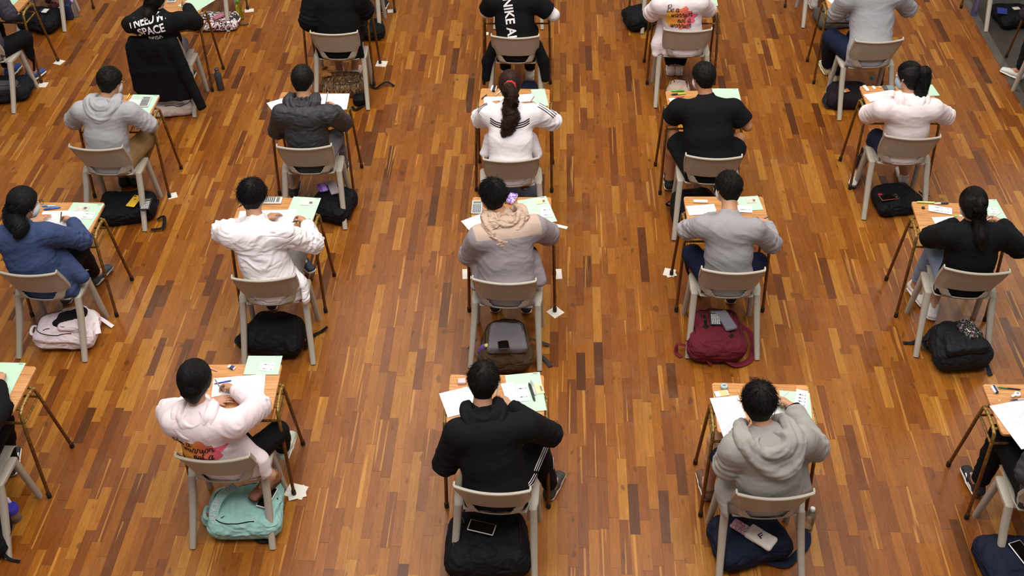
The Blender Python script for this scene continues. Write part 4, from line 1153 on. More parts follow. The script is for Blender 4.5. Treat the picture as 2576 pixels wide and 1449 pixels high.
def backpack(c, ang, W, L, Hh, mat, label, name='backpack', pocket=None, pmat=None, straps=(), smat=None, h=.008, fold=.012, taper=.15, sag=.0, seed=1, handle=True, zips=None, tilt=0, cz=None, roundness=.4, hang=None, zipc='101012'):
    """soft rucksack lying on the floor. c pixel of its centre, ang heading of its top"""
    p = at(c[0], c[1], Hh*.5); root = np.array([p[0], p[1], 0.0]); ca, sa = math.cos(ang), math.sin(ang)
    R = np.array([[ca, sa, 0], [-sa, ca, 0], [0, 0, 1.]])     # rows: local x,y,z
    q = lambda x, y, z: root+R[0]*x+R[1]*y+np.array([0, 0, z])
    F = Fld(h); rr = min(W, L, Hh*1.4)*roundness
    F.rbox(q(0, 0, Hh*.46), (W/2, L/2, Hh*.46), min(rr, Hh*.44), R, .03, taper=taper)
    F.ell(q(0, -L*.08, Hh*.58), (W*.36, L*.36, Hh*.42), R, .04)
    F.cut(lambda v: .002-v[..., 2])
    fo = folds(fold, seed, (7, 7, 9), .12); f2 = folds(fold*.35, seed+2, (19, 19, 19), .08)
    V, Fc = F.mesh(lambda V: (fo(V-root+3)+f2(V-root))*np.clip(V[:, 2]/.03, 0, 1)*1.3)
    bag = mkobj(name, V-root, Fc, mat, None, root); tag(bag, label, 'bag', 'bags under the chairs')
    bv = bvh_of(bag)
    def top(x, y):
        o = Vector((R[0]*x+R[1]*y+np.array([0, 0, 1.])).tolist()); hit = bv.ray_cast(o, Vector((0, 0, -1)))
        return (hit[0].z if hit[0] is not None else .01)
    zp = plain(zipc, .4)
    if pocket:
        px_, py_, pw, pl = pocket; G = Fld(h*.8); z = top(px_, py_)
        G.rbox(q(px_, py_, z-.012), (pw/2, pl/2, .035), .025, R, .02, taper=taper*.6)
        f3 = folds(fold*.5, seed+7, (10, 10, 12), .1)
        V, Fc = G.mesh(lambda V: f3(V-root)); mkobj('front_pocket', V-root, Fc, pmat or mat, bag)
        pts = [(px_-pw*.42, py_-pl*.25), (px_-pw*.40, py_+pl*.36), (px_, py_+pl*.43), (px_+pw*.40, py_+pl*.36), (px_+pw*.42, py_-pl*.25)]
        MB().sweep([q(x, y, z+.020)-root for x, y in [tuple(a[:2]) for a in spline([np.array([x, y, 0]) for x, y in pts], 5)]], .0028, 6).build('zip', zp, bag)
    pts = [(-W*.46, -L*.18), (-W*.44, L*.26), (-W*.22, L*.44), (W*.22, L*.44), (W*.44, L*.26), (W*.46, -L*.18)]
    sp_ = spline([np.array([x, y, 0]) for x, y in pts], 6)
    MB().sweep([R[0]*a[0]*.88+R[1]*a[1]*.92+np.array([0, 0, max(top(a[0]*.88, a[1]*.92), .02)+.001]) for a in sp_], .0035, 6).build('zip', zp, bag)
    for sx in (-1, 1):
        x, y = sx*W*.30, L*.28; z = top(x, y)
        MB().sweep([R[0]*x+R[1]*y+[0, 0, z+.002], R[0]*(x+.01)+R[1]*(y-.02)+[0, 0, z+.005], R[0]*(x+.014)+R[1]*(y-.045)+[0, 0, z+.003]], (.004, .0015), 6).build('zip_pull', zp, bag)
    if handle:
        ribbon([q(-.05, L*.47, Hh*.5), q(-.035, L*.54, Hh*.62), q(.035, L*.54, Hh*.62), q(.05, L*.47, Hh*.5)], .022, 'handle', smat or mat, bag, root, .004)
    for st in straps:
        pp = [at(a[0], a[1], a[2]) for a in st[1]]; ribbon(pp, st[0], 'strap', st[2] if len(st) > 2 else (smat or mat), bag, root)
    bag['top'] = 0; del bag['top']
    return bag, top, q, root, R
# ------------------------------------------------------------------ build
def R_(d): return math.radians(d)
build_hall()
DESKS = dict(A4=(1.312, 4.45, -.7), A2=(-2.004, 4.544, 2.2), A3=(-.328, 4.489, 1), B1=(-3.685, 6.201, .9), B2=(-2.066, 6.287, 0), B3=(-.299, 6.325, .9),
 B4=(1.295, 6.359, .9), B5=(2.975, 6.311, -2.6), C1=(-3.68, 7.704, 1), C2=(-2.049, 7.759, -1.1), C3=(-.328, 7.846, -.6), C4=(1.261, 7.836, 1.8), C5=(2.921, 7.932, .7),
 D3=(-.364, 9.601, 1), D2=(-2.108, 9.557, -.9), D4=(1.255, 9.615, .7), D5=(2.904, 9.638, -.9), D1=(-3.703, 9.434, -1.4), D0=(-5.467, 9.577, -3.2), A1=(-3.597, 4.502, -1.2), A5=(2.993, 4.482, .7),
 D6=(4.93, 9.75, 0), E0=(-5.45, 11.1, 0), E1=(-3.72, 11.1, 0), E2=(-2.08, 11.05, 0), E3=(-.38, 11.2, 0), E4=(1.15, 11.15, 0), E5=(2.85, 11.2, 0), E6=(4.75, 11.2, 0))
def legpos(px, py, lx, ly, th):   # chair reference point from a foot seen at (px,py)
    p = at(px, py, 0); c, s = math.cos(R_(th)), math.sin(R_(th)); return (p[0]-lx*c+ly*s, p[1]-lx*s-ly*c, th)
CHAIRS = dict(A2=(-1.976, 3.943, .9), A3=(-.32, 3.752, -2.8), A4=(1.289, 3.757, 2.3), B1=(-3.691, 5.544, -2.6), B2=(-1.996, 5.524, 4.3), B3=(-.322, 5.526, -2), B4=(1.269, 5.664, -.5),
 B5=(2.944, 5.695, -4.7), C1=(-3.681, 7.059, -1.3), C2=(-1.993, 7.098, 2.5), C3=(-.322, 6.956, 3.5), C4=(1.27, 7.014, -1.6), C5=(2.884, 7.31, -1.6), D2=(-2.04, 8.92, 1.1), D3=(-.358, 8.873, -.3),
 D4=(1.236, 9.009, 1.1), D5=(2.948, 8.832, 4.9), D1=legpos(490, 295, .253, -.078, -2), D0=legpos(35, 285, .253, -.078, -8), A1=legpos(22, 1404, .253, -.078, -4), A5=legpos(2453, 1298, -.247, .395, 0),
 D6=legpos(2548, 228, -.247, .395, 0), E0=legpos(163, 80, .253, -.078, 0), E1=legpos(575, 80, .253, -.078, 0), E2=legpos(957, 100, .253, -.078, 0), E4=legpos(1615, 85, -.253, -.078, 0),
 E5=legpos(2020, 70, -.253, -.078, 0), E6=legpos(2480, 80, -.253, -.078, 0), E3=(-.38, 10.5, 0))
CHL = dict(A2='behind the nearest pale pink hoodie, mint backpack under it', A3='behind the black track trousers, big black backpack under it', A4='behind the large grey hoodie, navy bag under it',
 B1='behind the girl in the denim shirt', B2='behind the student in the white shirt', B3='behind the student with the beige quilted hood', B4='behind the student in the grey jumper, maroon backpack under it', B5='behind the girl in the black sweatshirt with light jeans',
 C1='behind the student in the light grey hoodie and khaki trousers', C2='behind the student in the charcoal rain jacket', C3='behind the white striped jacket, pale seat visible through its slot', C4='behind the student in black T-shirt and shorts', C5='behind the girl with the pale pink hoodie and ponytail in third row',
 D2='behind the black top student, leaf pattern bag under it', D3='behind the student in the black top with vertical lettering', D4='behind the white hoodie with the orange print in the back row', D5='behind the student in the grey sweater and pale yellow shoes', D1='with a black jacket hung over its back',
 D0='at the upper left edge beside a blue shoe', A1='cut off by the lower left edge', A5='cut off by the lower right edge above a navy bag', D6='on the dark vinyl at the right edge, only a front leg showing', E0='at the top edge left above a black holdall', E1='at the top edge above the floral bag', E2='at the top edge beyond the leaf pattern bag desk',
 E4='at the top edge beside a small black backpack', E5='at the top edge above the grey bag', E6='on the dark vinyl at the top right corner', E3='at the top edge beyond the desk with vertical lettering student')
DKL = dict(A4='in front of the large grey hoodie student, nearest row right', A2='before the pale pink hoodie girl in the nearest row', A3='before the black hoodie student in the nearest row', B1='before the girl in the denim shirt', B2='before the student in the white shirt',
 B3='before the student with the beige quilted hood', B4='before the student in the grey jumper with navy jeans', B5='before the girl in the black sweatshirt, long stickers on it', C1='before the student in the light grey hoodie and khaki trousers', C2='before the charcoal rain jacket student',
 C3='before the girl in the white striped jacket', C4='before the student in black T-shirt and shorts', C5='before the ponytail girl in the pale pink hoodie, third row', D3='before the black top with vertical lettering', D2='before the black top student at the top edge, calculator on it', D4='before the white hoodie with the orange print at the top edge',
 D5='before the grey sweater student in the back row', D1='before the girl with the jacket on her chair', D0='at the upper left edge, two feet on white paper squares', A1='at the left edge of the nearest row', A5='at the right edge of the nearest row', D6='on the dark vinyl at the right edge',
 E0='mostly above the top edge, over a lilac bottle', E1='mostly above the top edge, one foot by the yellow green bottle', E2='mostly above the top edge, one foot on a white paper square', E3='mostly above the top edge in the middle column', E4='mostly above the top edge, fourth column', E5='mostly above the top edge, fifth column', E6='on the dark vinyl at the top edge')
dk = make_desk(); ch = make_chair()
for i, (n, (x, y, t)) in enumerate(DESKS.items()):
    o = dk if i == 0 else copy_tree(dk); o.location = (x, y, 0); o.rotation_euler = (0, 0, R_(t))
    tag(o, 'wooden exam desk '+DKL[n], 'desk', 'exam desks in rows')
for i, (n, (x, y, t)) in enumerate(CHAIRS.items()):
    o = ch if i == 0 else copy_tree(ch); o.location = (x, y, 0); o.rotation_euler = (0, 0, R_(t))
    tag(o, 'grey plastic chair '+CHL[n], 'chair', 'moulded grey chairs')
def B_(n): x, y, t = CHAIRS[n]; return (x, y, R_(t))
GREYH = fabric('A9A9AD', '8D8D92', fold=.005)
def tailpx(*pts):
    """guide of a ponytail: points in head coordinates (3 numbers + 'h') or pixel+height"""
    def f(hp, J, bd): return [hp(*p[:3]) if len(p) == 4 else at(*p) for p in pts]
    return f
PEOPLE = {}
PEOPLE['A2'] = dict(base=B_('A2'), seed=2, hb=.005, girl=True, size=.95, who='the girl with the orange back print in the nearest row',
  label='girl in a pale pink hoodie with an orange watercolour back print, black trousers, nearest row',
  head=(492, 955, 1.14), neck=(500, 1035, 1.0), SL=(440, 1062, .94), SR=(590, 1068, .94), EL=(425, 1035, .80), ER=(652, 1022, .82), WL=(530, 1010, .785), WR=(592, 978, .80), FR=(556, 958), FL=(580, 1000),
  KR=(700, 1085, .50), AR=(712, 1125, .20), TR=(735, 1085), KL=(-.05, .50, .50, 1), AL=(682, 1196, .31), TL=(648, 1240), shoes=dict(c='8A5A40', sole='3A2018'), shoesR=dict(c='C4CDBE', sole='D8DCD0'),
  face=(.15, .72, -.68), hair='loose', tail=tailpx((.0, -.03, .05, 'h'), (.0, -.055, .0, 'h'), (.01, -.070, -.05, 'h'), (.02, -.070, -.105, 'h')), tailr=.070, hairc='0A0808', tufts=260, mask='E8EEF2', vol=.014,
  top=dict(name='hoodie', mat=fabric('EFE2E6', 'E6D6DC', fold=.006), fold=.006, loose=.030, hem=.22, w=1.0, fr=(5, 5, 11), tilt=.6, hemv=np.array([.08, .0, .0]), flare=[[(600, 1120, .70, .07), (650, 1160, .57, .055), (668, 1186, .50, .035)]], hood=dict(s=1.02, tw=.2, rip=.003)),
  legs=dict(name='trousers', mat=fabric('121214', fold=.004)), pend=(-.1, -.15, .9), penc='2E4C7E', penclip='B8C2D0')
PEOPLE['A3'] = dict(base=B_('A3'), seed=3, hb=.005, size=1.06, who='the black hoodie student in the nearest row',
  label='student in black hoodie and black track trousers with white side stripes, nearest row',
  head=(1216, 958, 1.12), neck=(1214, 1036, 1.0), SL=(1152, 1090, .95), SR=(1325, 1072, .95), EL=(1122, 1165), ER=(1382, 1092), WL=(1195, 1055, .80), WR=(1283, 1020, .785), FR=(1262, 990), HL='rest',
  KR=(1350, 1120, .52), AR=(1385, 1225, .09), TR=(1420, 1170), KL=(-.14, .62, .52, 1),
  face=(-.02, .72, -.68), hair='short', hlen=.04, tufts=1100, mask='EDEDED',
  top=dict(name='hoodie', mat=fabric('15151A', heather=.25, fold=.004), fold=.004, loose=.026, hood=dict(s=1.02, rip=.002)),
  legs=dict(name='track_trousers', mat=fabric('131318', fold=.004)), shoes=dict(c='3A3A38', sole='CFC6BA'), pend=(.15, .3, .7))
PEOPLE['A4'] = dict(base=B_('A4'), seed=4, hb=.005, size=1.0, who='the large grey hoodie student in the nearest row',
  label='student in oversized grey hoodie with black cuffs and navy shorts, nearest row',
  head=(1909, 1012, 1.13), neck=(1922, 1092, 1.01), SL=(1850, 1130, .95), SR=(2012, 1108, .95), EL=(1830, 1170, .80), ER=(2050, 1125), WL=(1862, 1085, .79), WR=(1992, 1022, .82), FR=(1968, 1000), HL='rest', hz=.80,
  KL=(1800, 1105, .52), AL=(1782, 1225, .09), TL=(1762, 1180), KR=(.12, .60, .52, 1),
  face=(.05, .70, -.70), hair='short', hlen=.055, tufts=1500, vol=.012, mask=None, lift=.2,
  top=dict(name='hoodie', mat=fabric('A8A4A0', '918D8A', fold=.006), fold=.006, loose=.036, hem=.24, w=1.05, fr=(5, 5, 10), cuffmat=fabric('17171B'), flare=[[(1850, 1170, .66, .08), (1832, 1235, .55, .07), (1838, 1285, .48, .055)], [(2000, 1170, .66, .07), (2020, 1225, .54, .05)]], hood=dict(s=1.5, tw=-.2, rip=.002, fold=.008)),
  legs=dict(name='shorts', mat=fabric('1B2033', fold=.004), shorts=True), shoes=dict(c='6B4A36', sole='E8E0D4', lace='4A2E20'), pend=(.55, .30, .45), penc='D8D8DC', penclip='E6E6EA')
PEOPLE['B1'] = dict(base=B_('B1'), seed=5, girl=True, size=.97, who='the girl in the denim shirt',
  label='girl with long black hair in a blue denim shirt and black trousers',
  head=(62, 512, 1.12), neck=(45, 578, 1.0), SL=(-10, 598, .94), SR=(120, 588, .94), EL=(-42, 622), ER=(205, 603), WL=(80, 560, .785), WR=(182, 556, .785), FR=(162, 540),
  KR=(200, 630, .50), AR=(238, 690, .10), TR=(270, 672), KL=(-.05, .58, .50, 1),
  face=(.55, .62, -.62), hair='loose', tail=tailpx((0, -.035, .04, 'h'), (0, -.065, -.03, 'h'), (-.01, -.085, -.09, 'h'), (50, 574, 1.06), (42, 596, 1.02)), tailr=.078, tufts=420, hairc='0B0A0B', glasses=True, vol=.012,
  top=dict(name='denim_shirt', mat=fabric('3F5078', '2E3B60', heather=.3, fold=.012, fscale=10, rough=.8), fold=.006, loose=.028, hem=.24, w=1.02, fr=(5, 5, 10), collar=True, tilt=-.5, hemv=np.array([.05, .02, 0]), flare=[[(150, 650, .68, .08), (205, 695, .55, .055)]]),
  legs=dict(name='trousers', mat=fabric('1B1B1E', fold=.004), len=.9), shoes=dict(c='3A4044', sole='8E9499', lace='E8744A'), penc='6A6468', penclip='7C777A')
PEOPLE['B2'] = dict(base=B_('B2'), seed=6, size=1.0, who='the student in the white shirt',
  label='student in a crumpled white shirt with a turned-back cuff and canvas shoes',
  head=(636, 492, 1.12), neck=(642, 560, 1.0), SL=(578, 592, .95), SR=(712, 590, .95), EL=(560, 582, .88), ER=(788, 612), WL=(668, 552, .79), WR=(770, 560, .82), FR=(745, 530), HL='rest', hz=.80,
  KR=(.16, .60, .56, 1), AR=(752, 640, .16), TR=(778, 672), KL=(-.13, .60, .52, 1),
  face=(.02, .68, -.72), hair='short', hlen=.06, tufts=1400, vol=.010, mask='EEEEEE', lift=.25,
  top=dict(name='shirt', mat=fabric('F4EFF3', 'EAE4EA', heather=.05, fold=.022, fscale=8, fdist=1.6), fold=.010, loose=.026, hem=.22, w=.98, fr=(4, 5, 17), warp=.09, collar=True, tilt=-.35, hemv=np.array([.05, 0, 0]), flare=[[(700, 660, .70, .07), (750, 715, .56, .06), (764, 748, .49, .045)]]),
  legs=dict(name='trousers', mat=fabric('8E8A8C', fold=.005)), shoes=dict(c='1C2740', sole='E8E4DA', patch=True, lace='E8E4DA'), pend=(.85, .1, .12), penc='2C3540', penclip='7FA7A8')
PEOPLE['B3'] = dict(base=B_('B3'), seed=7, size=1.04, who='the student with the beige quilted hood',
  label='student in a grey fleece with beige yoke and beige quilted hood',
  head=(1238, 492, 1.13), neck=(1262, 552, 1.01), SL=(1207, 600, .95), SR=(1345, 572, .95), EL=(1184, 640), ER=(1378, 588), WL=(1225, 570, .79), WR=(1300, 548, .79), FR=(1296, 520), HL='rest',
  face=(-.35, .66, -.66), hair='short', hlen=.055, tufts=1300, glasses=True, mask='EDEDED', lift=.5,
  top=dict(name='fleece_jacket', mat=fabric('A39AA0', '8F878E', fold=.005), yoke=fabric('C6AFA0', 'BCA496', fold=.003), yokez=.02, yokew=.235, fold=.005, loose=.034, hem=.24, w=1.02, tilt=.4, flare=[[(1335, 650, .68, .07), (1358, 705, .55, .05)], [(1205, 680, .64, .05), (1194, 720, .55, .03)]], hood=dict(s=1.3, tw=.22, rip=.004, mat=fabric('C9AE9B', 'BFA290', fold=.030, fscale=22))),
  legs=dict(name='trousers', mat=fabric('2A2A30')), shoes=dict(c='2A2A2C'), penc='8A6AC0')
PEOPLE['B4'] = dict(base=B_('B4'), seed=8, size=1.02, who='the student in the grey jumper',
  label='student with glasses and face mask in a grey long-sleeved jumper and navy jeans',
  head=(1830, 472, 1.13), neck=(1835, 548, 1.01), SL=(1768, 570, .95), SR=(1898, 578, .95), EL=(1728, 578, .84), ER=(1942, 612), WL=(1800, 545, .79), WR=(1932, 562, .80), FR=(1900, 540), HL='rest', hz=.79,
  KL=(1742, 640, .56), AL=(1755, 715, .10), KR=(1905, 660, .52), 
  face=(-.42, .66, -.60), hair='short', hlen=.032, tufts=1000, glasses=True, mask='E6EBEF', lift=.6,
  top=dict(name='jumper', mat=fabric('A5A3A6', '8E8C90', fold=.005), fold=.006, loose=.020, hem=.14, w=.96, collar=True, tilt=.4),
  legs=dict(name='jeans', mat=fabric('1B2440', '141B30', fold=.005)), shoes=dict(c='2A2A2C'), pend=(.9, .15, .3), penc='23265A', penclip='2E3270')
PEOPLE['B5'] = dict(base=B_('B5'), seed=9, girl=True, size=.97, who='the ponytail girl in the black sweatshirt',
  label='girl with a long black ponytail in a black sweatshirt, light blue jeans and white sneakers',
  head=(2446, 512, 1.12), neck=(2450, 570, 1.0), SL=(2388, 592, .94), SR=(2508, 592, .94), EL=(2342, 596), ER=(2562, 622), WL=(2405, 560, .79), WR=(2520, 560, .79), FR=(2498, 545), HL='rest',
  KL=(2352, 628, .52), AL=(2303, 715, .10), TL=(2312, 745), KR=(.05, .52, .50, 1), AR=(2352, 748, .09), TR=(2345, 790),
  face=(-.06, .66, -.72), hair='pony', tail=tailpx((0, -.105, .045, 'h'), (.0, -.135, .01, 'h'), (2463, 560, 1.07), (2468, 600, 1.0), (2472, 628, .93)), tailr=.038, tufts=320, hairc='0C0908',
  top=dict(name='sweatshirt', mat=fabric('141417', heather=.2, fold=.004), fold=.005, loose=.030, hem=.24, w=1.0, collar=True, hemv=np.array([-.03, 0, 0])),
  legs=dict(name='jeans', mat=fabric('8C9AB4', '7888A6', fold=.005), len=.85), shoes=dict(c='E9E6E4', sole='F0EEEC'), pend=(.75, .25, .35), penc='D4D4DA', penclip='ECECF0')
PEOPLE['C1'] = dict(base=B_('C1'), seed=10, h=.0065, size=1.0, who='the student in the light grey hoodie',
  label='student in a light grey hoodie and khaki trousers in the third row',
  head=(279, 205, 1.13), neck=(270, 258, 1.01), SL=(206, 280, .95), SR=(328, 282, .95), EL=(186, 302, .80), ER=(372, 312, .80), WL=(232, 268, .785), WR=(338, 276, .785), FR=(325, 255), HL='rest',
  KR=(372, 345, .53), AR=(335, 445, .09), TR=(322, 425), KL=(-.12, .6, .52, 1),
  face=(.35, .66, -.66), hair='short', hlen=.03, tufts=1000, mask='DDE3EA', lift=.5, glasses=True,
  top=dict(name='hoodie', mat=fabric('B4B3B8', '9E9DA3', fold=.005), fold=.005, loose=.026, hem=.18, hood=dict(s=1.12, rip=.003)),
  legs=dict(name='khaki_trousers', mat=fabric('9A7C50', '8A6C44', fold=.006), loose=.02), shoes=dict(c='1C1C1E', sole='2A2A2A'), pen=False)
PEOPLE['C2'] = dict(base=B_('C2'), seed=11, h=.0065, size=1.0, who='the charcoal rain jacket student',
  label='student in a charcoal hooded rain jacket and grey track trousers',
  head=(762, 200, 1.14), neck=(765, 256, 1.01), SL=(708, 288, .95), SR=(828, 288, .95), EL=(698, 328), ER=(862, 308), WL=(738, 275, .785), WR=(842, 272, .785), FR=(830, 250), HL='rest',
  KR=(845, 345, .54), AR=(862, 418, .09), TR=(868, 395), KL=(-.12, .6, .52, 1), AL=(738, 475, .08),
  face=(.05, .70, -.70), hair='short', hlen=.022, tufts=900, mask='E8E8EA', lift=.3,
  top=dict(name='rain_jacket', mat=fabric('3B3B3E', '333336', heather=.05, fold=.020, fscale=11, rough=.5, sheen=0), fold=.005, loose=.026, hem=.16, tilt=.3, hood=dict(s=1.12, rip=.004, fold=.008)),
  legs=dict(name='track_trousers', mat=fabric('77737A', '6B676E', fold=.006)), shoes=dict(c='26262C', sole='DAD6D2'), pend=(.22, .1, .8), penc='3E4AA0', penclip='D6D8DE')
PEOPLE['C3'] = dict(base=B_('C3'), seed=12, h=.0065, girl=True, size=.97, who='the girl in the white striped jacket',
  label='girl with wavy brown ponytail, red hair tie, white jacket with black stripes',
  head=(1283, 213, 1.13), neck=(1283, 268, 1.0), SL=(1230, 288, .94), SR=(1342, 288, .94), EL=(1210, 298, .80), ER=(1388, 305, .80), WL=(1238, 268, .785), WR=(1352, 272, .785), FR=(1342, 254), HL='rest',
  face=(.0, .68, -.72), hair='pony', tail=tailpx((.0, -.115, -.010, 'h'), (.0, -.150, -.035, 'h'), (1286, 283, 1.03), (1280, 316, .95), (1270, 340, .88)), tailr=.050, tufts=420, hairc='2C170F', wave=.020, tie='D0403A',
  top=dict(name='track_jacket', mat=fabric('F1ECF0', 'E8E2E8', heather=.04, fold=.006), fold=.007, loose=.032, hem=.20, w=1.0, fr=(6, 6, 9), tilt=.0, flare=[[(1235, 350, .68, .06), (1222, 385, .58, .045)], [(1335, 350, .68, .06), (1350, 388, .57, .045)]]),
  legs=dict(name='trousers', mat=fabric('2A2A30')), shoes=dict(c='E4E2E0'), penc='D8B48A', penclip='E6B8C4')
PEOPLE['C4'] = dict(base=B_('C4'), seed=13, h=.0065, size=1.08, who='the student in black T-shirt and shorts',
  label='student in a black T-shirt and black shorts with a white face mask, bare calves',
  head=(1768, 193, 1.15), neck=(1775, 250, 1.02), SL=(1706, 275, .96), SR=(1846, 275, .96), EL=(1682, 305, .82), ER=(1880, 318, .82), WL=(1715, 270, .785), WR=(1838, 275, .785), HL='rest', HR='rest',
  KL=(1692, 335, .54), AL=(1684, 452, .09), TL=(1680, 425), KR=(1858, 350, .54), AR=(.16, .56, .09, 1),
  face=(-.45, .66, -.58), hair='short', hlen=.026, tufts=1000, mask='EDEFF2', glasses=True, lift=.5,
  top=dict(name='t_shirt', mat=fabric('131316', heather=.2, fold=.004), fold=.004, loose=.022, hem=.16, w=1.06, sleeve='short', collar=True, rib=False),
  legs=dict(name='shorts', mat=fabric('17191C', fold=.004), shorts=True, loose=.02), shoes=dict(c='19191B', sole='E9E5DE'), pen=False, skin='C08A66')
PEOPLE['C5'] = dict(base=B_('C5'), seed=14, h=.0065, girl=True, size=.97, who='the ponytail girl in the pale pink hoodie',
  label='girl with a black ponytail and blue face mask in a pale pink hoodie, third row',
  head=(2284, 192, 1.13), neck=(2287, 250, 1.0), SL=(2220, 275, .94), SR=(2348, 275, .94), EL=(2185, 288, .80), ER=(2378, 292, .80), WL=(2238, 255, .785), WR=(2340, 258, .785), HL='rest',
  KL=(2205, 345, .52), AL=(2160, 425, .10), TL=(2148, 455), KR=(.04, .52, .5, 1), AR=(2275, 440, .09),
  face=(-.62, .58, -.55), hair='pony', tail=tailpx((.02, -.09, .055, 'h'), (.03, -.13, .03, 'h'), (2318, 225, 1.08), (2318, 250, 1.02)), tailr=.045, tufts=340, hairc='0C0A0A', mask='9FBED6',
  top=dict(name='hoodie', mat=fabric('F2E6E8', 'EBDDE0', fold=.005), fold=.005, loose=.030, hem=.2, hood=dict(s=1.05, rip=.004)),
  legs=dict(name='jeans', mat=fabric('1E2842', '161E34', fold=.005)), shoes=dict(c='D9D6D2', sole='4A4440'), pen=False)
PEOPLE['D1'] = dict(base=B_('D1'), seed=15, h=.007, girl=True, size=.97, who='the girl with the white slogan on her back',
  label='girl with long dark hair in a black sweatshirt with white slogan on the back',
  head=(393, -8, 1.12), neck=(398, 40, 1.0), SL=(342, 62, .94), SR=(455, 52, .94), EL=(328, 62, .80), ER=(490, 55, .82), WL=(380, 15, .785), WR=(472, 18, .785), HL='rest', FR=(468, -5),
  KR=(455, 110, .53), AR=(470, 190, .09),
  face=(.0, .70, -.70), hair='loose', tail=tailpx((0, -.06, .05, 'h'), (0, -.10, -.02, 'h'), (378, 22, 1.07), (368, 40, 1.04)), tailr=.07, tufts=380, hairc='1A110D', mask='EDEDED',
  top=dict(name='sweatshirt', mat=fabric('131316', heather=.2, fold=.004), fold=.005, loose=.028, hem=.16, tilt=.2),
  legs=dict(name='trousers', mat=fabric('77747E', fold=.005)), shoes=dict(c='2A2A2C'), penc='C8A07A')
PEOPLE['D2'] = dict(base=B_('D2'), seed=16, h=.007, size=1.04, who='the black top student at the top edge',
  label='student in a plain loose black top at the top edge, bare ankles and pale sneakers',
  EL=(778, 52, .80), ER=(915, 25, .80), SL=(788, 5, .95), SR=(895, -2, .95), neck=(842, -22, 1.01), WR=(870, -8, .785), WL=(800, -10, .785),
  AL=(855, 178, .08), AR=(892, 178, .08), TL=(853, 150), TR=(905, 160), hair='short', pen=False, HR='rest',
  top=dict(name='loose_top', mat=fabric('0F0F12', heather=.2, fold=.004), fold=.005, loose=.045, hem=.28, hemv=np.array([.02, .02, 0]), w=1.05),
  legs=dict(name='cropped_trousers', mat=fabric('141416'), len=.72), shoes=dict(c='CBB9B4', sole='E4DAD2'))
PEOPLE['D3'] = dict(base=B_('D3'), seed=17, h=.007, size=1.0, who='the student with vertical lettering on the back',
  label='student in a black T-shirt with vertical white lettering over white sleeves',
  SL=(1238, 5, .95), SR=(1345, 5, .95), neck=(1292, -22, 1.01), EL=(1224, 30, .80), ER=(1392, 38, .80), WL=(1240, -5, .785), WR=(1362, 2, .785), pen=False, HR='rest', hair='short',
  top=dict(name='t_shirt', mat=fabric('111114', heather=.2, fold=.004), fold=.005, loose=.03, hem=.12, sleeve='short', under=fabric('EDE6EA', fold=.006)),
  legs=dict(name='trousers', mat=fabric('1A1A1E')), shoes=dict(c='E4E2E0'))
PEOPLE['D4'] = dict(base=B_('D4'), seed=18, h=.007, girl=True, size=.96, who='the white hoodie student at the top edge',
  label='student in a white hoodie with the orange slogan print at the top edge',
  SL=(1662, 12, .94), SR=(1760, 8, .94), neck=(1705, -18, 1.0), EL=(1640, 32, .80), ER=(1780, 22, .80), WL=(1665, -5, .785), WR=(1755, -8, .785), AL=(1688, 168, .08), AR=(1708, 168, .08), TL=(1684, 145), TR=(1706, 145), pen=False, HR='rest', hair='loose',
  tail=tailpx((0, -.06, .05, 'h'), (0, -.11, -.02, 'h'), (0, -.12, -.08, 'h')), tailr=.06, tufts=150,
  top=dict(name='hoodie', mat=fabric('EFE4E9', fold=.005), fold=.005, loose=.034, hem=.30, hemv=np.array([-.05, 0.01, 0]), flare=[[(1672, 60, .66, .07), (1655, 110, .52, .055), (1650, 135, .44, .035)]], hood=dict(s=1.0)),
  legs=dict(name='trousers', mat=fabric('151517')), shoes=dict(c='E6E2E2', sole='EDEAE8'))
PEOPLE['D5'] = dict(base=B_('D5'), seed=19, h=.007, size=1.08, who='the grey sweater student in the back row',
  label='student in a grey sweater, navy trousers and pale yellow sneakers in the back row',
  SL=(2128, 0, .97), SR=(2258, -8, .97), neck=(2192, -40, 1.03), EL=(2105, 32, .80), ER=(2285, 22, .80), WL=(2118, -8, .785), WR=(2240, -12, .785), pen=False, HR='rest', hair='short',
  KL=(2092, 95, .54), AL=(2082, 165, .09), TL=(2065, 150), AR=(2100, 188, .09), TR=(2092, 165), KR=(-.02, .55, .52, 1),
  top=dict(name='sweater', mat=fabric('A5A5A9', '929297', fold=.005), fold=.005, loose=.026, hem=.22, w=1.06, hemv=np.array([-.02, 0, 0])),
  legs=dict(name='trousers', mat=fabric('1A2238', fold=.005), loose=.02), shoes=dict(c='D6CFA8', sole='E9E3C8'))
PEOPLE['D0'] = dict(base=B_('D0'), seed=20, h=.007, size=1.0, who='the student at the upper left edge',
  label='student at the upper left edge, grey sleeve, black trousers and a blue sneaker',
  ER=(22, 34, .80), WR=(10, 2, .785), SR=(-15, -5, .95), SL=(-130, -5, .95), neck=(-70, -30, 1.0), head=(-75, -70, 1.12), KR=(62, 95, .53), AR=(75, 185, .09), TR=(112, 172), pen=False, HR='rest', hair='short',
  top=dict(name='hoodie', mat=fabric('3C3A44', fold=.005), fold=.005, loose=.03, hem=.12),
  legs=dict(name='trousers', mat=fabric('101013', fold=.004), loose=.014), shoes=dict(c='2A4E96', sole='E6E6E8', lace='C65A4A'))
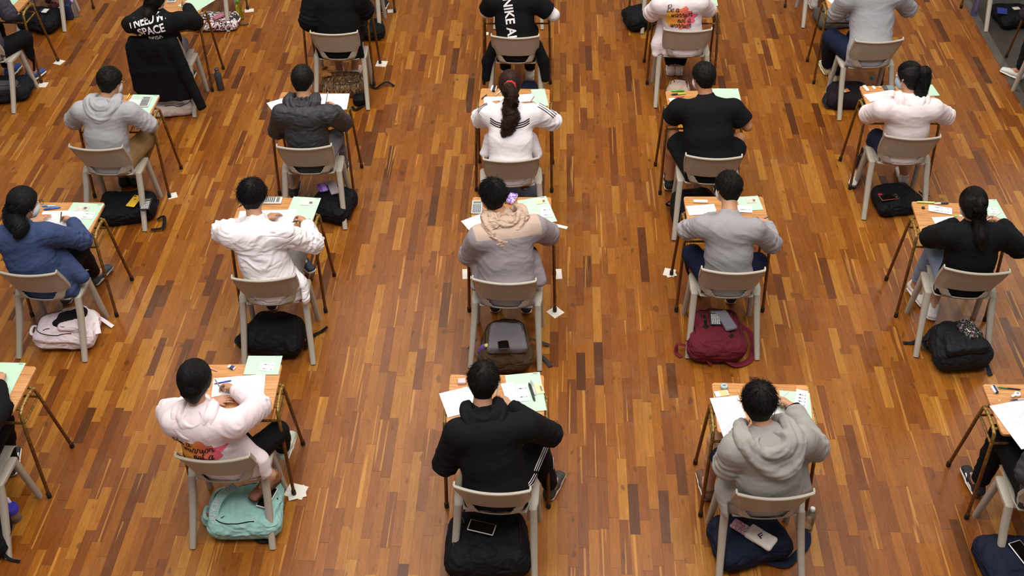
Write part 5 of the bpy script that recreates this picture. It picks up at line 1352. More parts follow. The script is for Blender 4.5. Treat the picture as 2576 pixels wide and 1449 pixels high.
PEOPLE['A1'] = dict(base=B_('A1'), seed=21, h=.006, size=1.0, who='the student at the left edge of the nearest row',
  label='student at the left edge of the nearest row, black sleeve, navy sneaker with white mark',
  ER=(-2, 1030, .80), WR=(-4, 965, .80), SR=(-45, 1085, .95), SL=(-215, 1085, .95), neck=(-125, 1040, 1.0), head=(-118, 965, 1.12), KR=(5, 1060, .52), AR=(22, 1165, .09), TR=(42, 1112), hair='short', pen=False, HR='rest', hz=.79,
  top=dict(name='hoodie', mat=fabric('131318', fold=.004), fold=.005, loose=.026, hem=.14),
  legs=dict(name='trousers', mat=fabric('111114', fold=.004)), shoes=dict(c='1F2836', sole='E8E4DC', swoosh=True))
PEOPLE['A5'] = dict(base=B_('A5'), seed=22, h=.006, size=1.0, who='the student at the right edge of the nearest row',
  label='student at the lower right edge, charcoal sleeve, black trousers, black sneaker with white mark',
  EL=(2590, 1190, .80), WL=(2640, 1110, .785), SL=(2630, 1120, .95), SR=(2800, 1120, .95), neck=(2715, 1070, 1.0), head=(2700, 990, 1.12), KL=(2520, 1095, .54), AL=(2462, 1215, .10), TL=(2425, 1165), KR=(2590, 1120, .53), hair='short', pen=False, HR='rest',
  top=dict(name='hoodie', mat=fabric('3A3A40', fold=.005), fold=.005, loose=.03, hem=.14),
  legs=dict(name='trousers', mat=fabric('111114', fold=.004), loose=.016), shoes=dict(c='202226', sole='EAE4DC', swoosh=True))
E_BASE = dict(h=.009, hb=.009, hair='short', tufts=60, mask=None, pen=False, HR='rest', top=dict(name='sweatshirt', mat=fabric('2A2A32')), legs=dict(name='trousers', mat=fabric('1A1A1E')))
PEOPLE['E0'] = dict(E_BASE, base=B_('E0'), seed=31, who='x', label='student above the top left edge, dark red and white sneaker showing', AR=(138, 5, .08), TR=(165, 2), shoes=dict(c='5A2428', sole='E8E6E4'))
PEOPLE['E2'] = dict(E_BASE, base=B_('E2'), seed=32, who='x', label='student above the top edge, black and white sneaker showing by a desk foot', AR=(958, 12, .08), TR=(972, 2), shoes=dict(c='1A1A1E', sole='EDEDED'))
PEOPLE['E5'] = dict(E_BASE, base=B_('E5'), seed=33, who='x', label='student above the top edge, one pale shoe showing beside the grey bag', AL=(2048, 2, .08), shoes=dict(c='D8D4D2', sole='E4E0DE'))
PEOPLE['D6'] = dict(E_BASE, base=B_('D6'), seed=34, who='x', label='student beyond the right edge, white sneaker showing on the dark vinyl', AL=(2566, 178, .09), TL=(2545, 182), AR=(.1, .6, .09, 1), shoes=dict(c='DCE0DC', sole='ECEAE6'))
ONLY = None
JJ = {}
for n, sp in PEOPLE.items():
    if ONLY and n not in ONLY: continue
    JJ[n] = person(sp)
    print('person', n, len(JJ[n]['body'].data.vertices))
# ------------------------------------------------------------------ prints on clothing
BV = {}
def pick(J, key, px, py):
    o = J[key]; 
    if o.name not in BV: BV[o.name] = bvh_of(o)
    d = unit(at(px, py, 0)-np.array([0, 0, CAM_H])); q = np.array([0, 0, CAM_H])-J['root']
    hit = BV[o.name].ray_cast(Vector(q), Vector(d))
    return (np.array(hit[0]), np.array(hit[1])) if hit[0] is not None else (None, None)
def px_stripe(J, key, pts, width, mat, name='stripe', par=None):
    H_ = []
    P = spline([np.array([x, y, 0.]) for x, y in pts], 6)
    for p in P:
        h_, n_ = pick(J, key, p[0], p[1])
        if h_ is not None and n_@unit(h_+J['root']-np.array([0, 0, CAM_H])) < -.08: H_.append((h_, n_))
    if len(H_) < 3: return
    V = []; m = len(H_)
    for i, (h_, n_) in enumerate(H_):
        t = unit(H_[min(i+1, m-1)][0]-H_[max(i-1, 0)][0]); s_ = unit(np.cross(t, n_))
        for k, o in ((-1, .002), (-.5, .0035), (0, .0042), (.5, .0035), (1, .002)): V.append(h_+s_*k*width/2+n_*o)
    F = [(i*5+k, i*5+k+1, i*5+k+6, i*5+k+5) for i in range(m-1) for k in range(4)]
    mkobj(name, V, F, mat, par or J[key])
def frame_on(J, key, c, l, r, d):
    """point and directions on the garment from four picked spots"""
    C, n = pick(J, key, *c); A, _ = pick(J, key, *l); B, _ = pick(J, key, *r); D, _ = pick(J, key, *d)
    if any(v is None for v in (C, A, B, D)): return None
    return C, B-A, C-D
INK = plain('1C1618', .7); WHT = plain('EDEAEC', .7)
GL = {  # cursive letters, x-height 1
 'B': ([[(.1, 1.9), (.12, .9), (.1, 0)], [(-.15, 1.6), (.1, 2.0), (.75, 2.0), (.8, 1.4), (.2, 1.1), (.85, .95), (.95, .3), (.5, -.05), (.05, .1)]], 1.15),
 'e': ([[(.0, .45), (.45, .6), (.5, .95), (.25, 1.0), (.05, .5), (.2, .02), (.5, .1), (.7, .4)]], .72),
 'a': ([[(.6, .85), (.3, 1.0), (.03, .5), (.2, .0), (.5, .3), (.62, .95)], [(.62, .95), (.6, .2), (.75, .02), (.9, .3)]], .92),
 'w': ([[(0, .9), (.1, .1), (.3, .05), (.45, .8), (.5, .1), (.7, .05), (.85, .9), (1.05, .8)]], 1.1),
 'r': ([[(0, .3), (.2, 1.1), (.3, .85), (.55, .9), (.5, .2), (.7, .05), (.85, .4)]], .88),
 'i': ([[(0, .4), (.15, .9), (.15, .2), (.3, .02), (.45, .35)], [(.2, 1.4), (.24, 1.46)]], .48),
 'o': ([[(.35, 1.0), (.05, .6), (.2, .02), (.55, .25), (.55, .8), (.35, 1.0), (.7, .85)]], .78),
 'n': ([[(0, .5), (.12, .95), (.12, .05)], [(.12, .6), (.4, 1.0), (.5, .7), (.5, .15), (.65, .02), (.8, .35)]], .85),
 't': ([[(.2, 1.8), (.18, .3), (.35, .02), (.55, .3)], [(-.1, 1.2), (.55, 1.3)]], .6), ' ': ([], .55)}
def script(txt, size):
    x = 0; V = []; F = []
    for c in txt:
        st, w_ = GL[c]
        for s_ in st:
            P = spline([np.array([x+a, b, 0]) for a, b in s_], 5) if len(s_) > 2 else [np.array([x+a, b, 0]) for a, b in s_]
            wd = []
            for i, p in enumerate(P):
                d = P[min(i+1, len(P)-1)]-P[max(i-1, 0)]; down = abs(d[1])/(np.linalg.norm(d)+1e-9); wd.append(.07+.11*down)
            v, f = stroke2d([p[:2] for p in P], wd); o = len(V); V += v; F += [tuple(k+o for k in q) for q in f]
        x += w_
    V = [((a-x/2+b*.18)*size, b*size) for a, b in V]; return V, F
def splash(wd, ht, seed=3):
    r = random.Random(seed); n = 56; P = []
    for i in range(n):
        a = 2*PI*i/n; k = .88+.09*math.sin(5*a+1)+.09*math.sin(11*a)+r.uniform(-.05, .05); P.append((math.cos(a)*wd/2*k, math.sin(a)*ht/2*k))
    V = [(0, 0)]+P; return V, [(0, 1+i, 1+(i+1) % n) for i in range(n)]
def splash_mat():
    m, t = newmat('watercolour_print'); g = t.n('ShaderNodeTexCoord').outputs['Generated']; tc = t.n('ShaderNodeTexCoord').outputs['Object']
    sp = t.n('ShaderNodeSeparateXYZ'); t.l(g, sp.inputs[0])
    f = t.math('ADD', t.math('MULTIPLY', sp.outputs[0], .75), t.math('MULTIPLY', t.noise(tc, 18, 4, .6, 1), .5))
    t.l(t.ramp(f, [(.2, lin('F6D24A')), (.42, lin('F2A33C')), (.66, lin('EF7A55')), (.9, lin('E8607E'))]), t.b.inputs['Base Color']); t.b.inputs['Roughness'].default_value = .75
    return m
def xf(VF, dx, dy, rot=0, sx=1, sy=1):
    c, s_ = math.cos(rot), math.sin(rot); return [((x*sx*c-y*sy*s_)+dx, (x*sx*s_+y*sy*c)+dy) for x, y in VF[0]], VF[1]
def slogan(n, c, l, r, d, s):
    J = JJ[n]; fr = frame_on(J, 'top', c, l, r, d)
    if fr is None: print('slogan miss', n); return
    O, X, Y = fr; bv = BV[J['top'].name]; sm = splash_mat()
    decal('slogan_print', J['top'], bv, splash(.33*s, .23*s), O, X, Y, sm, off=.005, cell=.02)
    for txt, dx, dy in (('Be a', -.075, .065), ('warrior', .01, .015), ('not a', .035, -.042), ('worrier', .01, -.092)):
        decal('slogan_lettering', J['top'], bv, xf(script(txt, .034*s), dx*s, dy*s), O, X, Y, INK, off=.0085, cell=.02)
def worm():
    V = []; F = []
    def add(pts, w_=.2):
        v, f = stroke2d([p[:2] for p in pts], w_); o = len(V); V.extend(v); F.extend([tuple(k+o for k in q) for q in f])
    A3 = lambda x: spline([np.array(p+(0,)) for p in ((x, 0.), (x+.18, .75), (x+.35, 1.), (x+.52, .75), (x+.7, 0.))], 4)
    add(spline([np.array(p+(0,)) for p in ((0, 0.), (0, .8), (.15, 1.), (.3, .85), (.5, .15), (.65, 0), (.8, .2), (.8, 1.))], 4))
    add(A3(1.0)); add(spline([np.array(p+(0,)) for p in ((2.75, .95), (2.1, .95), (1.92, .75), (2.1, .52), (2.55, .48), (2.75, .25), (2.55, .04), (1.9, .04))], 4)); add(A3(2.95))
    return [(x-1.85, y-.5) for x, y in V], F
def prints():
    if 'A2' in JJ: slogan('A2', (496, 1142), (466, 1136), (529, 1148), (498, 1162), .98)
    if 'D4' in JJ: slogan('D4', (1712, 46), (1692, 46), (1732, 46), (1712, 62), .98)
    if 'D1' in JJ:
        J = JJ['D1']; fr = frame_on(J, 'top', (379, 74), (355, 78), (400, 70), (381, 90))
        if fr:
            O, X, Y = fr; bv = BV[J['top'].name]
            for txt, sz, dx, dy in (('I NEED MY', .085, .0, .045), ('SPACE', .10, .0, -.045)):
                decal('back_lettering', J['top'], bv, xf(textmesh(txt, sz, .0022), dx, dy, 0, .86), O, X, Y, WHT, off=.003, cell=.02)
            decal('worm_logo', J['top'], bv, xf(worm(), .01, -.095, 0, .033, .036), O, X, Y, WHT, off=.003, cell=.02)
    if 'D3' in JJ:
        J = JJ['D3']; fr = frame_on(J, 'top', (1283, 45), (1281, 30), (1285, 62), (1270, 46))
        if fr:
            O, X, Y = fr; bv = BV[J['top'].name]
            decal('back_lettering', J['top'], bv, xf(textmesh('NIKE AIR', .118, .0028), .035, -.042, 0, .92), O, X, Y, WHT, off=.003, cell=.02)
    if 'C3' in JJ:
        J = JJ['C3']
        for k in range(3):
            px_stripe(J, 'top', [(1233-k*0, 297+k*5.5), (1252, 308+k*5.5), (1283, 313+k*5.5), (1314, 308+k*5.5), (1332, 298+k*5.5)], .009, INK)
            px_stripe(J, 'top', [(1352+k*3, 268-k*4), (1372+k*3.5, 280-k*4), (1392+k*4, 296-k*4)], .009, INK)
            px_stripe(J, 'top', [(1204-k*2, 282-k*3), (1214-k*1, 270-k*3), (1226, 263-k*2)], .008, INK)
    if 'A3' in JJ:
        J = JJ['A3']
        for k in range(3):
            px_stripe(J, 'legs', [(1376+k*5, 1108), (1360+k*5, 1145), (1343+k*5, 1185)], .008, WHT)
            px_stripe(J, 'legs', [(1384+k*5, 1120), (1391+k*4, 1155), (1392+k*4, 1180)], .008, WHT)
            px_stripe(J, 'legs', [(1321+k*6, 1222+k*2), (1331+k*6, 1214), (1344+k*5, 1192)], .008, WHT)
            px_stripe(J, 'legs', [(1139+k*4, 1188), (1143+k*4, 1206), (1148+k*4, 1222)], .008, WHT)
prints()
# ------------------------------------------------------------------ bags and things on the floor
BLK = fabric('16161A', heather=.3, fold=.022, fscale=13, rough=.7); BLK2 = fabric('202126', heather=.2, fold=.024, fscale=13, rough=.6); NAVY = fabric('1A2034', heather=.2, fold=.022, fscale=13, rough=.75)
def bags():
    D = math.radians
    b = backpack((322, 520), D(-82), .34, .47, .16, BLK, 'black backpack lying flat with a yellow phone on it', straps=[(.03, [(395, 552, .02), (412, 545, .04), (410, 572, .03), (380, 578, .02)])], seed=11)
    phone((338, 507), (.078, .155), D(-12), .170, (0, 0), 'yellow phone lying face down on the black backpack', case='E6B93A', back=1)
    calculator([(360, 500), (383, 503), (376, 530), (352, 527)], 'dark calculator beside the yellow phone on the black backpack', z=.172, dark=True)
    b = backpack((168, 828), D(98), .31, .46, .20, fabric('EBDCE2', 'DDCCD4', fold=.020, fscale=12), 'pale pink rucksack with black zip pulls', pocket=(.0, -.07, .24, .18), seed=12, straps=[(.032, [(228, 790, .12), (252, 800, .06), (284, 822, .01)]), (.05, [(205, 775, .2), (235, 795, .17), (246, 840, .10)])], smat=fabric('ECE4E8'))
    F = Fld(.007); c = at(178, 797, .21); F.ell(c, (.10, .06, .03)); F.ell(c+[.06, .05, .0], (.05, .05, .03), k=.03); F.ell(c+[-.06, -.06, -.01], (.06, .04, .03), k=.03)
    r = np.array([c[0], c[1], 0]); V, Fc = F.mesh(folds(.006, 3, (14, 14, 14))); tag(mkobj('folded_cloth', V-r, Fc, BLK, None, r), 'black cloth pushed over the pale pink rucksack', 'cloth')
    backpack((690, 838), D(-8), .44, .36, .20, BLK, 'plain black backpack with a strap stretched to the right, second column', seed=13, straps=[(.028, [(765, 850, .08), (790, 842, .02), (808, 834, .01), (824, 822, .03)]), (.03, [(618, 842, .08), (600, 846, .05), (596, 862, .02), (622, 866, .03)]), (.03, [(762, 822, .12), (776, 850, .06), (768, 878, .02)])])
    backpack((1272, 868), D(3), .36, .42, .26, fabric('5A4630', '3E3222', fold=.024, fscale=12), 'brown and grey hiking backpack with a phone on its front pocket', pocket=(0.01, -.05, .26, .27), pmat=fabric('716C70', '5F5A5E'), seed=14, smat=fabric('3A3836'),
             straps=[(.03, [(1330, 850, .15), (1352, 858, .06), (1382, 868, .01)]), (.032, [(1352, 890, .08), (1368, 900, .02), (1386, 922, .01)]), (.03, [(1200, 855, .12), (1186, 868, .05), (1180, 880, .02)])], taper=.2)
    phone((1266, 866), (.078, .155), D(8), .29, (-.25, 0), 'black phone on the pocket of the brown hiking backpack', case='15151A')
    bottle((1210, 885), 'small bottle with purple sleeve in the side of the brown hiking backpack', h=.20, r=.030, col='6A4FA8', capc='C9C05A', clear=False, z=.10, lay=(.5, .3, 0))
    b = backpack((1800, 842), D(0), .40, .44, .22, fabric('6E2030', '5A1826', fold=.022, fscale=12), 'maroon backpack with black leather buckles', seed=15, taper=.12, smat=fabric('701E2E'),
             straps=[(.03, [(1726, 870, .07), (1706, 866, .09), (1701, 886, .02), (1714, 898, .01)]), (.045, [(1855, 815, .12), (1884, 835, .08), (1896, 870, .03), (1886, 905, .015), (1850, 918, .02), (1815, 896, .06)]), (.045, [(1770, 890, .10), (1780, 905, .05), (1790, 916, .02)])])
    bag, top, q, root, R = b
    for x, y in ((-.085, .05), (.085, -.03)):
        z = top(x, y); z2 = top(x, y-.10)
        MB().sweep([R[0]*x+R[1]*(y+.05)+[0, 0, top(x, y+.05)+.003], R[0]*x+R[1]*y+[0, 0, z+.004], R[0]*x+R[1]*(y-.06)+[0, 0, top(x, y-.06)+.004]], (.011, .002), 6, side=(1, 0, 0)).build('leather_strap', plain('17120F', .4), bag)
        MB().box(R[0]*x+R[1]*(y-.08)+[0, 0, z2+.006], (.036, .036, .004), rot=D(45), bev=.001).build('leather_patch', plain('17120F', .4), bag)
        MB().box(R[0]*x+R[1]*(y)+[0, 0, z+.009], (.026, .018, .003), bev=.001).build('buckle', plain('9A948A', .25, 1), bag)
    calculator([(1790, 776), (1804, 778), (1808, 824), (1794, 826)], 'dark calculator leaning in the maroon backpack', z=.24, dark=True)
    F = Fld(.005); c = at(1826, 806, .245); F.rbox(c, (.045, .10, .016), .012, np.array([[.94, .34, 0], [-.34, .94, 0], [0, 0, 1.]]))
    r = np.array([c[0], c[1], 0]); V, Fc = F.mesh(folds(.003, 4, (14, 14, 14))); tag(mkobj('pencil_pouch', V-r, Fc, fabric('7E7C86'), None, r), 'open grey pouch on the maroon backpack', 'pouch')
    b = backpack((2408, 868), D(8), .38, .38, .24, BLK2, 'black backpack with a floral pouch on top, right column', pocket=(-.02, -.09, .28, .18), seed=16, taper=.2, straps=[(.03, [(2345, 855, .10), (2320, 850, .03), (2296, 862, .01), (2272, 862, .01)]), (.035, [(2478, 905, .08), (2485, 925, .03), (2492, 945, .01)]), (.04, [(2345, 830, .16), (2325, 860, .08), (2335, 880, .03)])])
    F = Fld(.006); c = at(2440, 832, .26); F.rbox(c, (.060, .085, .030), .02, np.array([[.95, .3, 0], [-.3, .95, 0], [0, 0, 1.]])); F.ell(c+[-.03, .09, 0], (.035, .02, .02), k=.02)
    r = np.array([c[0], c[1], 0]); V, Fc = F.mesh(folds(.003, 4, (14, 14, 14))); o = mkobj('pencil_pouch', V-r, Fc, pattern('141416', 'C9BFAF', 'B08A9A', 60, .60), None, r); tag(o, 'black pouch with small pale flowers on a black backpack', 'pouch')
    MB().box((-.01, -.02, c[2]+.030), (.045, .04, .002), rot=.3).build('white_tag', plain('E8DDC8', .6), o)
    bottle((2478, 888), 'blue capped bottle tucked beside the backpack with floral pouch', h=.18, r=.028, col='3E7FB8', capc='2A5EA0', clear=False, z=.04, lay=(.7, -.2, 0), liquid=None)
    b = backpack((618, 1284), D(98), .36, .46, .20, fabric('A3CFC9', '8DBDB8', fold=.024, fscale=12, rough=.7), 'mint green backpack with grey letters on its strap', seed=17, taper=.12, smat=fabric('A9D2CC'),
             straps=[(.03, [(545, 1295, .08), (522, 1285, .10), (512, 1300, .05), (520, 1318, .02), (540, 1318, .02)]), (.05, [(640, 1345, .02), (660, 1358, .02), (690, 1350, .02)], BLK)])
    bag, top, q, root, R = b
    pts = [at(592, 1222, .235), at(566, 1238, .245), at(547, 1262, .235), at(538, 1294, .20), at(548, 1326, .14)]
    P = spline(pts, 8); ribbon(pts, .062, 'lettered_strap', fabric('9FD0CB'), bag, root, .006)
    txt = 'NEW YORK STYLE'; m = len(P)
    for i, c_ in enumerate(reversed(txt)):
        if c_ == ' ': continue
        f = (i+.5)/len(txt)*(m-1); k = min(int(f), m-2); p = P[k]+(P[k+1]-P[k])*(f-k); t = unit(P[k]-P[k+1]); up_ = unit(np.cross(t, [0, 0, 1.]))*1; n_ = np.cross(t, up_); 
        if n_[2] < 0: up_ = -up_; n_ = -n_
        V2, F2 = textmesh(c_, .058, .0012); 
        MB().add([p+n_*.009+t*x+up_*(y-.02)-root for x, y in V2], F2).build('strap_letter', plain('C4C6C8', .6), bag, smooth=False)
    MB().box((root*0+q(.02, -.2, .12)-root), (.03, .012, .10), bev=.003).build('buckle', plain('151517', .4), bag)
    phone((672, 1252), (.078, .16), D(-14), .215, (0, .05), 'white-edged phone lying on the mint green backpack', case='E8E8EA')
    backpack((1226, 1368), D(4), .50, .44, .24, BLK, 'big black backpack nearest the camera with a white-edged phone on it', seed=18, taper=.06, straps=[(.045, [(1165, 1420, .08), (1185, 1440, .04), (1215, 1455, .02)]), (.03, [(1270, 1425, .08), (1262, 1440, .04), (1250, 1458, .02)])])
    phone((1212, 1328), (.08, .165), D(76), .262, (0, 0), 'black phone with pale bumper lying on the big black backpack', case='D5D2D0')
    backpack((1880, 1352), D(18), .46, .36, .18, NAVY, 'navy backpack with white and pink pouches on it', seed=19, taper=.1, straps=[(.05, [(2030, 1340, .03), (2028, 1370, .02), (2000, 1400, .02), (1975, 1420, .02), (1940, 1412, .03), (1905, 1400, .07)])])
    F = Fld(.006); c = at(1914, 1352, .21); Rr = np.array([[.80, -.6, 0], [.6, .80, 0], [0, 0, 1.]]); F.rbox(c, (.088, .052, .016), .012, Rr)
    r = np.array([c[0], c[1], 0]); V, Fc = F.mesh(folds(.004, 4, (14, 14, 14))); o = mkobj('drawstring_pouch', V-r, Fc, fabric('E8DFD8', fold=.005), None, r); tag(o, 'off-white cloth pouch with a small dark logo on the navy backpack', 'pouch')
    bv = bvh_of(o); fl = ([(-.018, .018), (.018, .018), (.018, .010), (-.008, .010), (-.008, .003), (.012, .003), (.012, -.004), (-.008, -.004), (-.008, -.018), (-.018, -.018)], [tuple(range(9, -1, -1))])
    decal('logo', o, bv, fl, (0, 0, c[2]), (.85, .5, 0), (-.5, .85, 0), plain('20283C', .6), off=.002, cell=.02)
    F = Fld(.005); c = at(1862, 1326, .205); F.rbox(c, (.055, .035, .014), .010, Rr); r = np.array([c[0], c[1], 0]); V, Fc = F.mesh(folds(.003, 4, (20, 20, 14))); tag(mkobj('snack_packet', V-r, Fc, pattern('D9C8D0', 'D0809A', '8E9AA8', 40, .5), None, r), 'pink and clear packet on the navy backpack', 'packet')
    bottle((2030, 1330), 'clear bottle with a green label behind the navy backpack', h=.22, r=.033, col='E6EEE8', capc='E8EEE8', liquid=None)
    backpack((838, 512), D(-20), .36, .38, .18, BLK, 'black bag with a purple tissue pack on it', seed=20, straps=[(.032, [(868, 500, .10), (888, 505, .06), (884, 530, .03), (868, 548, .02)])])
    block('tissue_pack', (812, 474), (.075, .11, .022), D(25), .205, 'purple tissue pack on a black bag, second column', 'tissues', '7A4FC0', band='A98AD8', bev=.008)
    block('pencil_case', (838, 474), (.075, .19, .022), D(22), .20, 'clear greyish pencil case beside the purple tissue pack', 'pencil case', 'A9A0A6', bev=.009)
    backpack((1312, 482), D(0), .32, .24, .10, fabric('3A3B48', '6A6C7C', fold=.008), 'dark grey-blue bag under the chair of the striped jacket girl', seed=21)
    backpack((1748, 520), D(10), .40, .38, .18, BLK, 'black bag under the chair of the T-shirt student', seed=22, straps=[(.03, [(1700, 505, .12), (1682, 508, .08), (1676, 515, .04), (1690, 518, .03)])])
    backpack((2252, 500), D(12), .38, .34, .13, BLK, 'flat black backpack with red tag and black phone on it', seed=23, straps=[(.03, [(2312, 482, .08), (2325, 492, .04), (2336, 492, .02)])])
    phone((2236, 497), (.076, .155), D(-78), .142, (0, 0), 'black phone beside a red tag on the flat black backpack', case='8A4A4A')
    block('red_tag', (2214, 489), (.035, .02, .002), 0, .14, 'small red fabric tag on the flat black backpack', 'tag', 'B8323A')
    backpack((2135, 238), D(0), .40, .34, .16, fabric('2A2028', '1C181E', fold=.008), 'dark backpack with grey edging and an orange sticker', seed=24, straps=[(.035, [(2080, 235, .10), (2072, 255, .05), (2085, 272, .02)])])
    block('student_card', (2128, 228), (.06, .05, .003), D(20), .172, 'orange and white card on the dark backpack', 'card', 'D8D2CA', band='E08A4A')
    p = at(2194, 197, .16); tag(MB().lathe([(.004, -.02), (.016, -.012), (.020, 0), (.016, .012), (.004, .02)], (0, 0, 0), 14).build('glass_charm', plain('2ECAC0', .1, trans=.3), None, p), 'small teal glass ball on the dark backpack', 'charm')
    b = backpack((862, 212), D(-90), .30, .42, .16, pattern('3A2414', '7A5A34', 'A8916A', 16, .5, (3, 1, 1), 2.5), 'brown bag with a straw-like leaf pattern', seed=25, taper=.05, handle=False)
    ribbon([at(930, 212, .03), at(945, 222, .01), at(960, 212, .04), at(975, 207, .04), at(992, 216, .01)], .028, 'strap', BLK, b[0], b[3])
    ribbon([at(895, 235, .12), at(912, 245, .05), at(915, 262, .02), at(895, 275, .02), at(885, 268, .03)], .03, 'strap', BLK, b[0], b[3])
    plush((822, 207))
    backpack((905, 250), 0, .12, .12, .10, BLK, 'small black pouch at the corner of the leaf pattern bag', name='pouch', handle=False, seed=5)
    backpack((440, 262), D(-85), .28, .40, .14, fabric('D8C8C4', 'C0B0AC', fold=.012), 'pale beige bag under the hung black jacket', seed=26)
    backpack((100, 48), D(80), .34, .46, .18, BLK, 'black holdall with a small white-edged notebook at the top left', seed=27, straps=[(.03, [(50, 35, .12), (38, 50, .05), (45, 62, .02)])])
    block('notebook', (112, 28), (.10, .075, .010), D(-8), .20, 'dark notebook with white edges on the black holdall', 'notebook', '2A2630', band='E6E4E6')
    block('navy_box', (176, 45), (.10, .12, .18), D(8), .0, 'navy upright bag beside the lilac capped bottle', 'bag', '1C2748', bev=.012)
    bottle((193, 42), 'clear bottle with a lilac cap near the top left', h=.20, r=.030, capc='B9A0DC')
    b = backpack((545, 52), D(-88), .30, .46, .12, pattern('E9DFE2', '2A2428', 'D98AA0', 22, .50), 'black, white and pink floral bag near the top edge', seed=28, straps=[(.03, [(600, 52, .06), (612, 60, .02), (625, 58, .01)], fabric('5A5458'))])
    block('pencil_case', (556, 42), (.06, .20, .03), D(-38), .125, 'dusty pink pencil case on the floral bag', 'pencil case', 'B0707E', bev=.012, rough=.7)
    bottle((606, 48), 'translucent yellow-green bottle with green cap near the top edge', h=.24, r=.034, col='C8D83A', capc='5CC03A')
    p = at(556, 225, 0); r = empty('steel_flask', p); tag(r, 'dark grey steel flask standing by a desk leg, third row', 'bottle', 'drink bottles on the floor')
    MB().lathe([(.032, 0), (.035, .004), (.035, .165), (.030, .185), (.020, .198), (.019, .205)], (0, 0, 0), 24).build('flask_body', plain('4A4A52', .35, .3), r)
    MB().lathe([(.021, .204), (.022, .206), (.022, .216), (.0215, .218)], (0, 0, 0), 24).build('metal_band', plain('B8A890', .25, .9), r)
    MB().lathe([(.021, .217), (.0215, .236), (.018, .240)], (0, 0, 0), 24).build('flask_cap', plain('3A3A40', .4), r)
    backpack((928, 72), D(0), .32, .28, .16, BLK, 'black bag behind a desk leg at the top edge, second column', seed=29)
    backpack((1606, 42), D(20), .30, .34, .20, BLK, 'small black backpack with a grab loop at the top edge', seed=30, straps=[(.03, [(1582, 22, .14), (1568, 25, .12), (1568, 42, .07), (1585, 46, .05)])])
    backpack((2098, 45), D(-85), .28, .38, .14, fabric('55565C', '45464C', fold=.012), 'grey soft bag at the top edge, fifth column', seed=31)
    backpack((2560, 38), D(-85), .36, .46, .14, BLK, 'black bag with a blue folder on the dark vinyl', seed=32)
    block('blue_folder', (2521, 28), (.10, .13, .006), D(-15), .148, 'blue folder on the black bag at the top right', 'folder', '27368A')
    block('paper_packet', (2556, 22), (.07, .05, .01), D(10), .148, 'small white packet on the black bag at the top right', 'packet', 'E0D8C8')
    bottle((2448, 38), 'clear violet-tinted bottle on the dark vinyl', h=.26, r=.034, col='A8A0D8', capc='4A3A8A')
    backpack((20, 222), D(-80), .34, .44, .18, fabric('26262A', '16161A', fold=.008), 'black and grey bag at the left edge, upper row', seed=33, pocket=(.08, .0, .12, .26), pmat=fabric('55565A'))
    backpack((-62, 1352), D(-80), .34, .40, .20, BLK, 'black bag cut off by the lower left edge', seed=34, straps=[(.02, [(10, 1395, .05), (28, 1408, .01), (50, 1412, .012)])])
    p = at(40, 1305, 0); r = empty('drink_cup', p); tag(r, 'clear cup with purple lid and white carry loop at the left edge', 'bottle', 'drink bottles on the floor')
    MB().lathe([(.036, 0), (.040, .004), (.046, .085), (.046, .09)], (0, 0, 0), 24).build('cup_body', plain('C8C4BE', .2, trans=.8), r)
    MB().lathe([(.049, .088), (.050, .092), (.050, .118), (.044, .128), (.012, .134)], (0, 0, 0), 24).build('lid', plain('3A34A0', .35), r)
    MB().sweep(spline([(-.005, .03, .12), (-.02, .035, .17), (-.05, .0, .165), (-.055, -.035, .10)], 5), (.010, .003), 8, side=(1, 1, 0)).build('carry_loop', plain('E8E6EC', .5), r)
    backpack((2560, 1418), D(-85), .36, .44, .20, NAVY, 'navy bag cut off by the lower right edge with a phone on it', seed=35)
    phone((2572, 1392), (.085, .165), D(20), .215, (0, 0), 'large phone with white rim on the navy bag, lower right', case='F0EEF0')
    backpack((1707, 222), D(-10), .20, .18, .10, fabric('D9C3B4', 'C8B2A2', fold=.008), 'beige canvas tote under the chair of the white hoodie student', name='tote_bag', handle=False, seed=36)
    backpack((1332, 218), D(0), .16, .16, .08, fabric('1A2A44', fold=.008), 'small dark blue bag beyond the striped jacket girl desk', name='pouch', handle=False, seed=37)
def plush(c):
    p = at(c[0], c[1], .10); root = np.array([p[0], p[1], 0]); F = Fld(.005); q = lambda x, y, z: root+np.array([x, y, z])
    F.ell(q(0, 0, .20), (.04, .05, .034)); F.ell(q(-.025, .055, .205), (.036, .034, .032), k=.015)
    for dx, dy in ((-.055, .065), (-.005, .085)): F.ell(q(dx, dy, .22), (.012, .010, .012), k=.006)
    for dx, dy in ((.04, .03), (-.045, .0), (.045, -.03), (-.02, -.055)): F.ell(q(dx, dy, .205), (.026, .017, .016), k=.01)
    V, Fc = F.mesh(folds(.0015, 2, (60, 60, 60))); o = mkobj('plush_toy', V-root, Fc, fabric('C48A4E', 'A87038', fold=.002), None, root); tag(o, 'small tan plush animal on the leaf pattern bag', 'toy')
    MB().ell if False else None
    MB().sweep([(-.03, .02, .236), (.02, .05, .236)], (.012, .003), 8).build('scarf', plain('6A2A1E', .7), o)
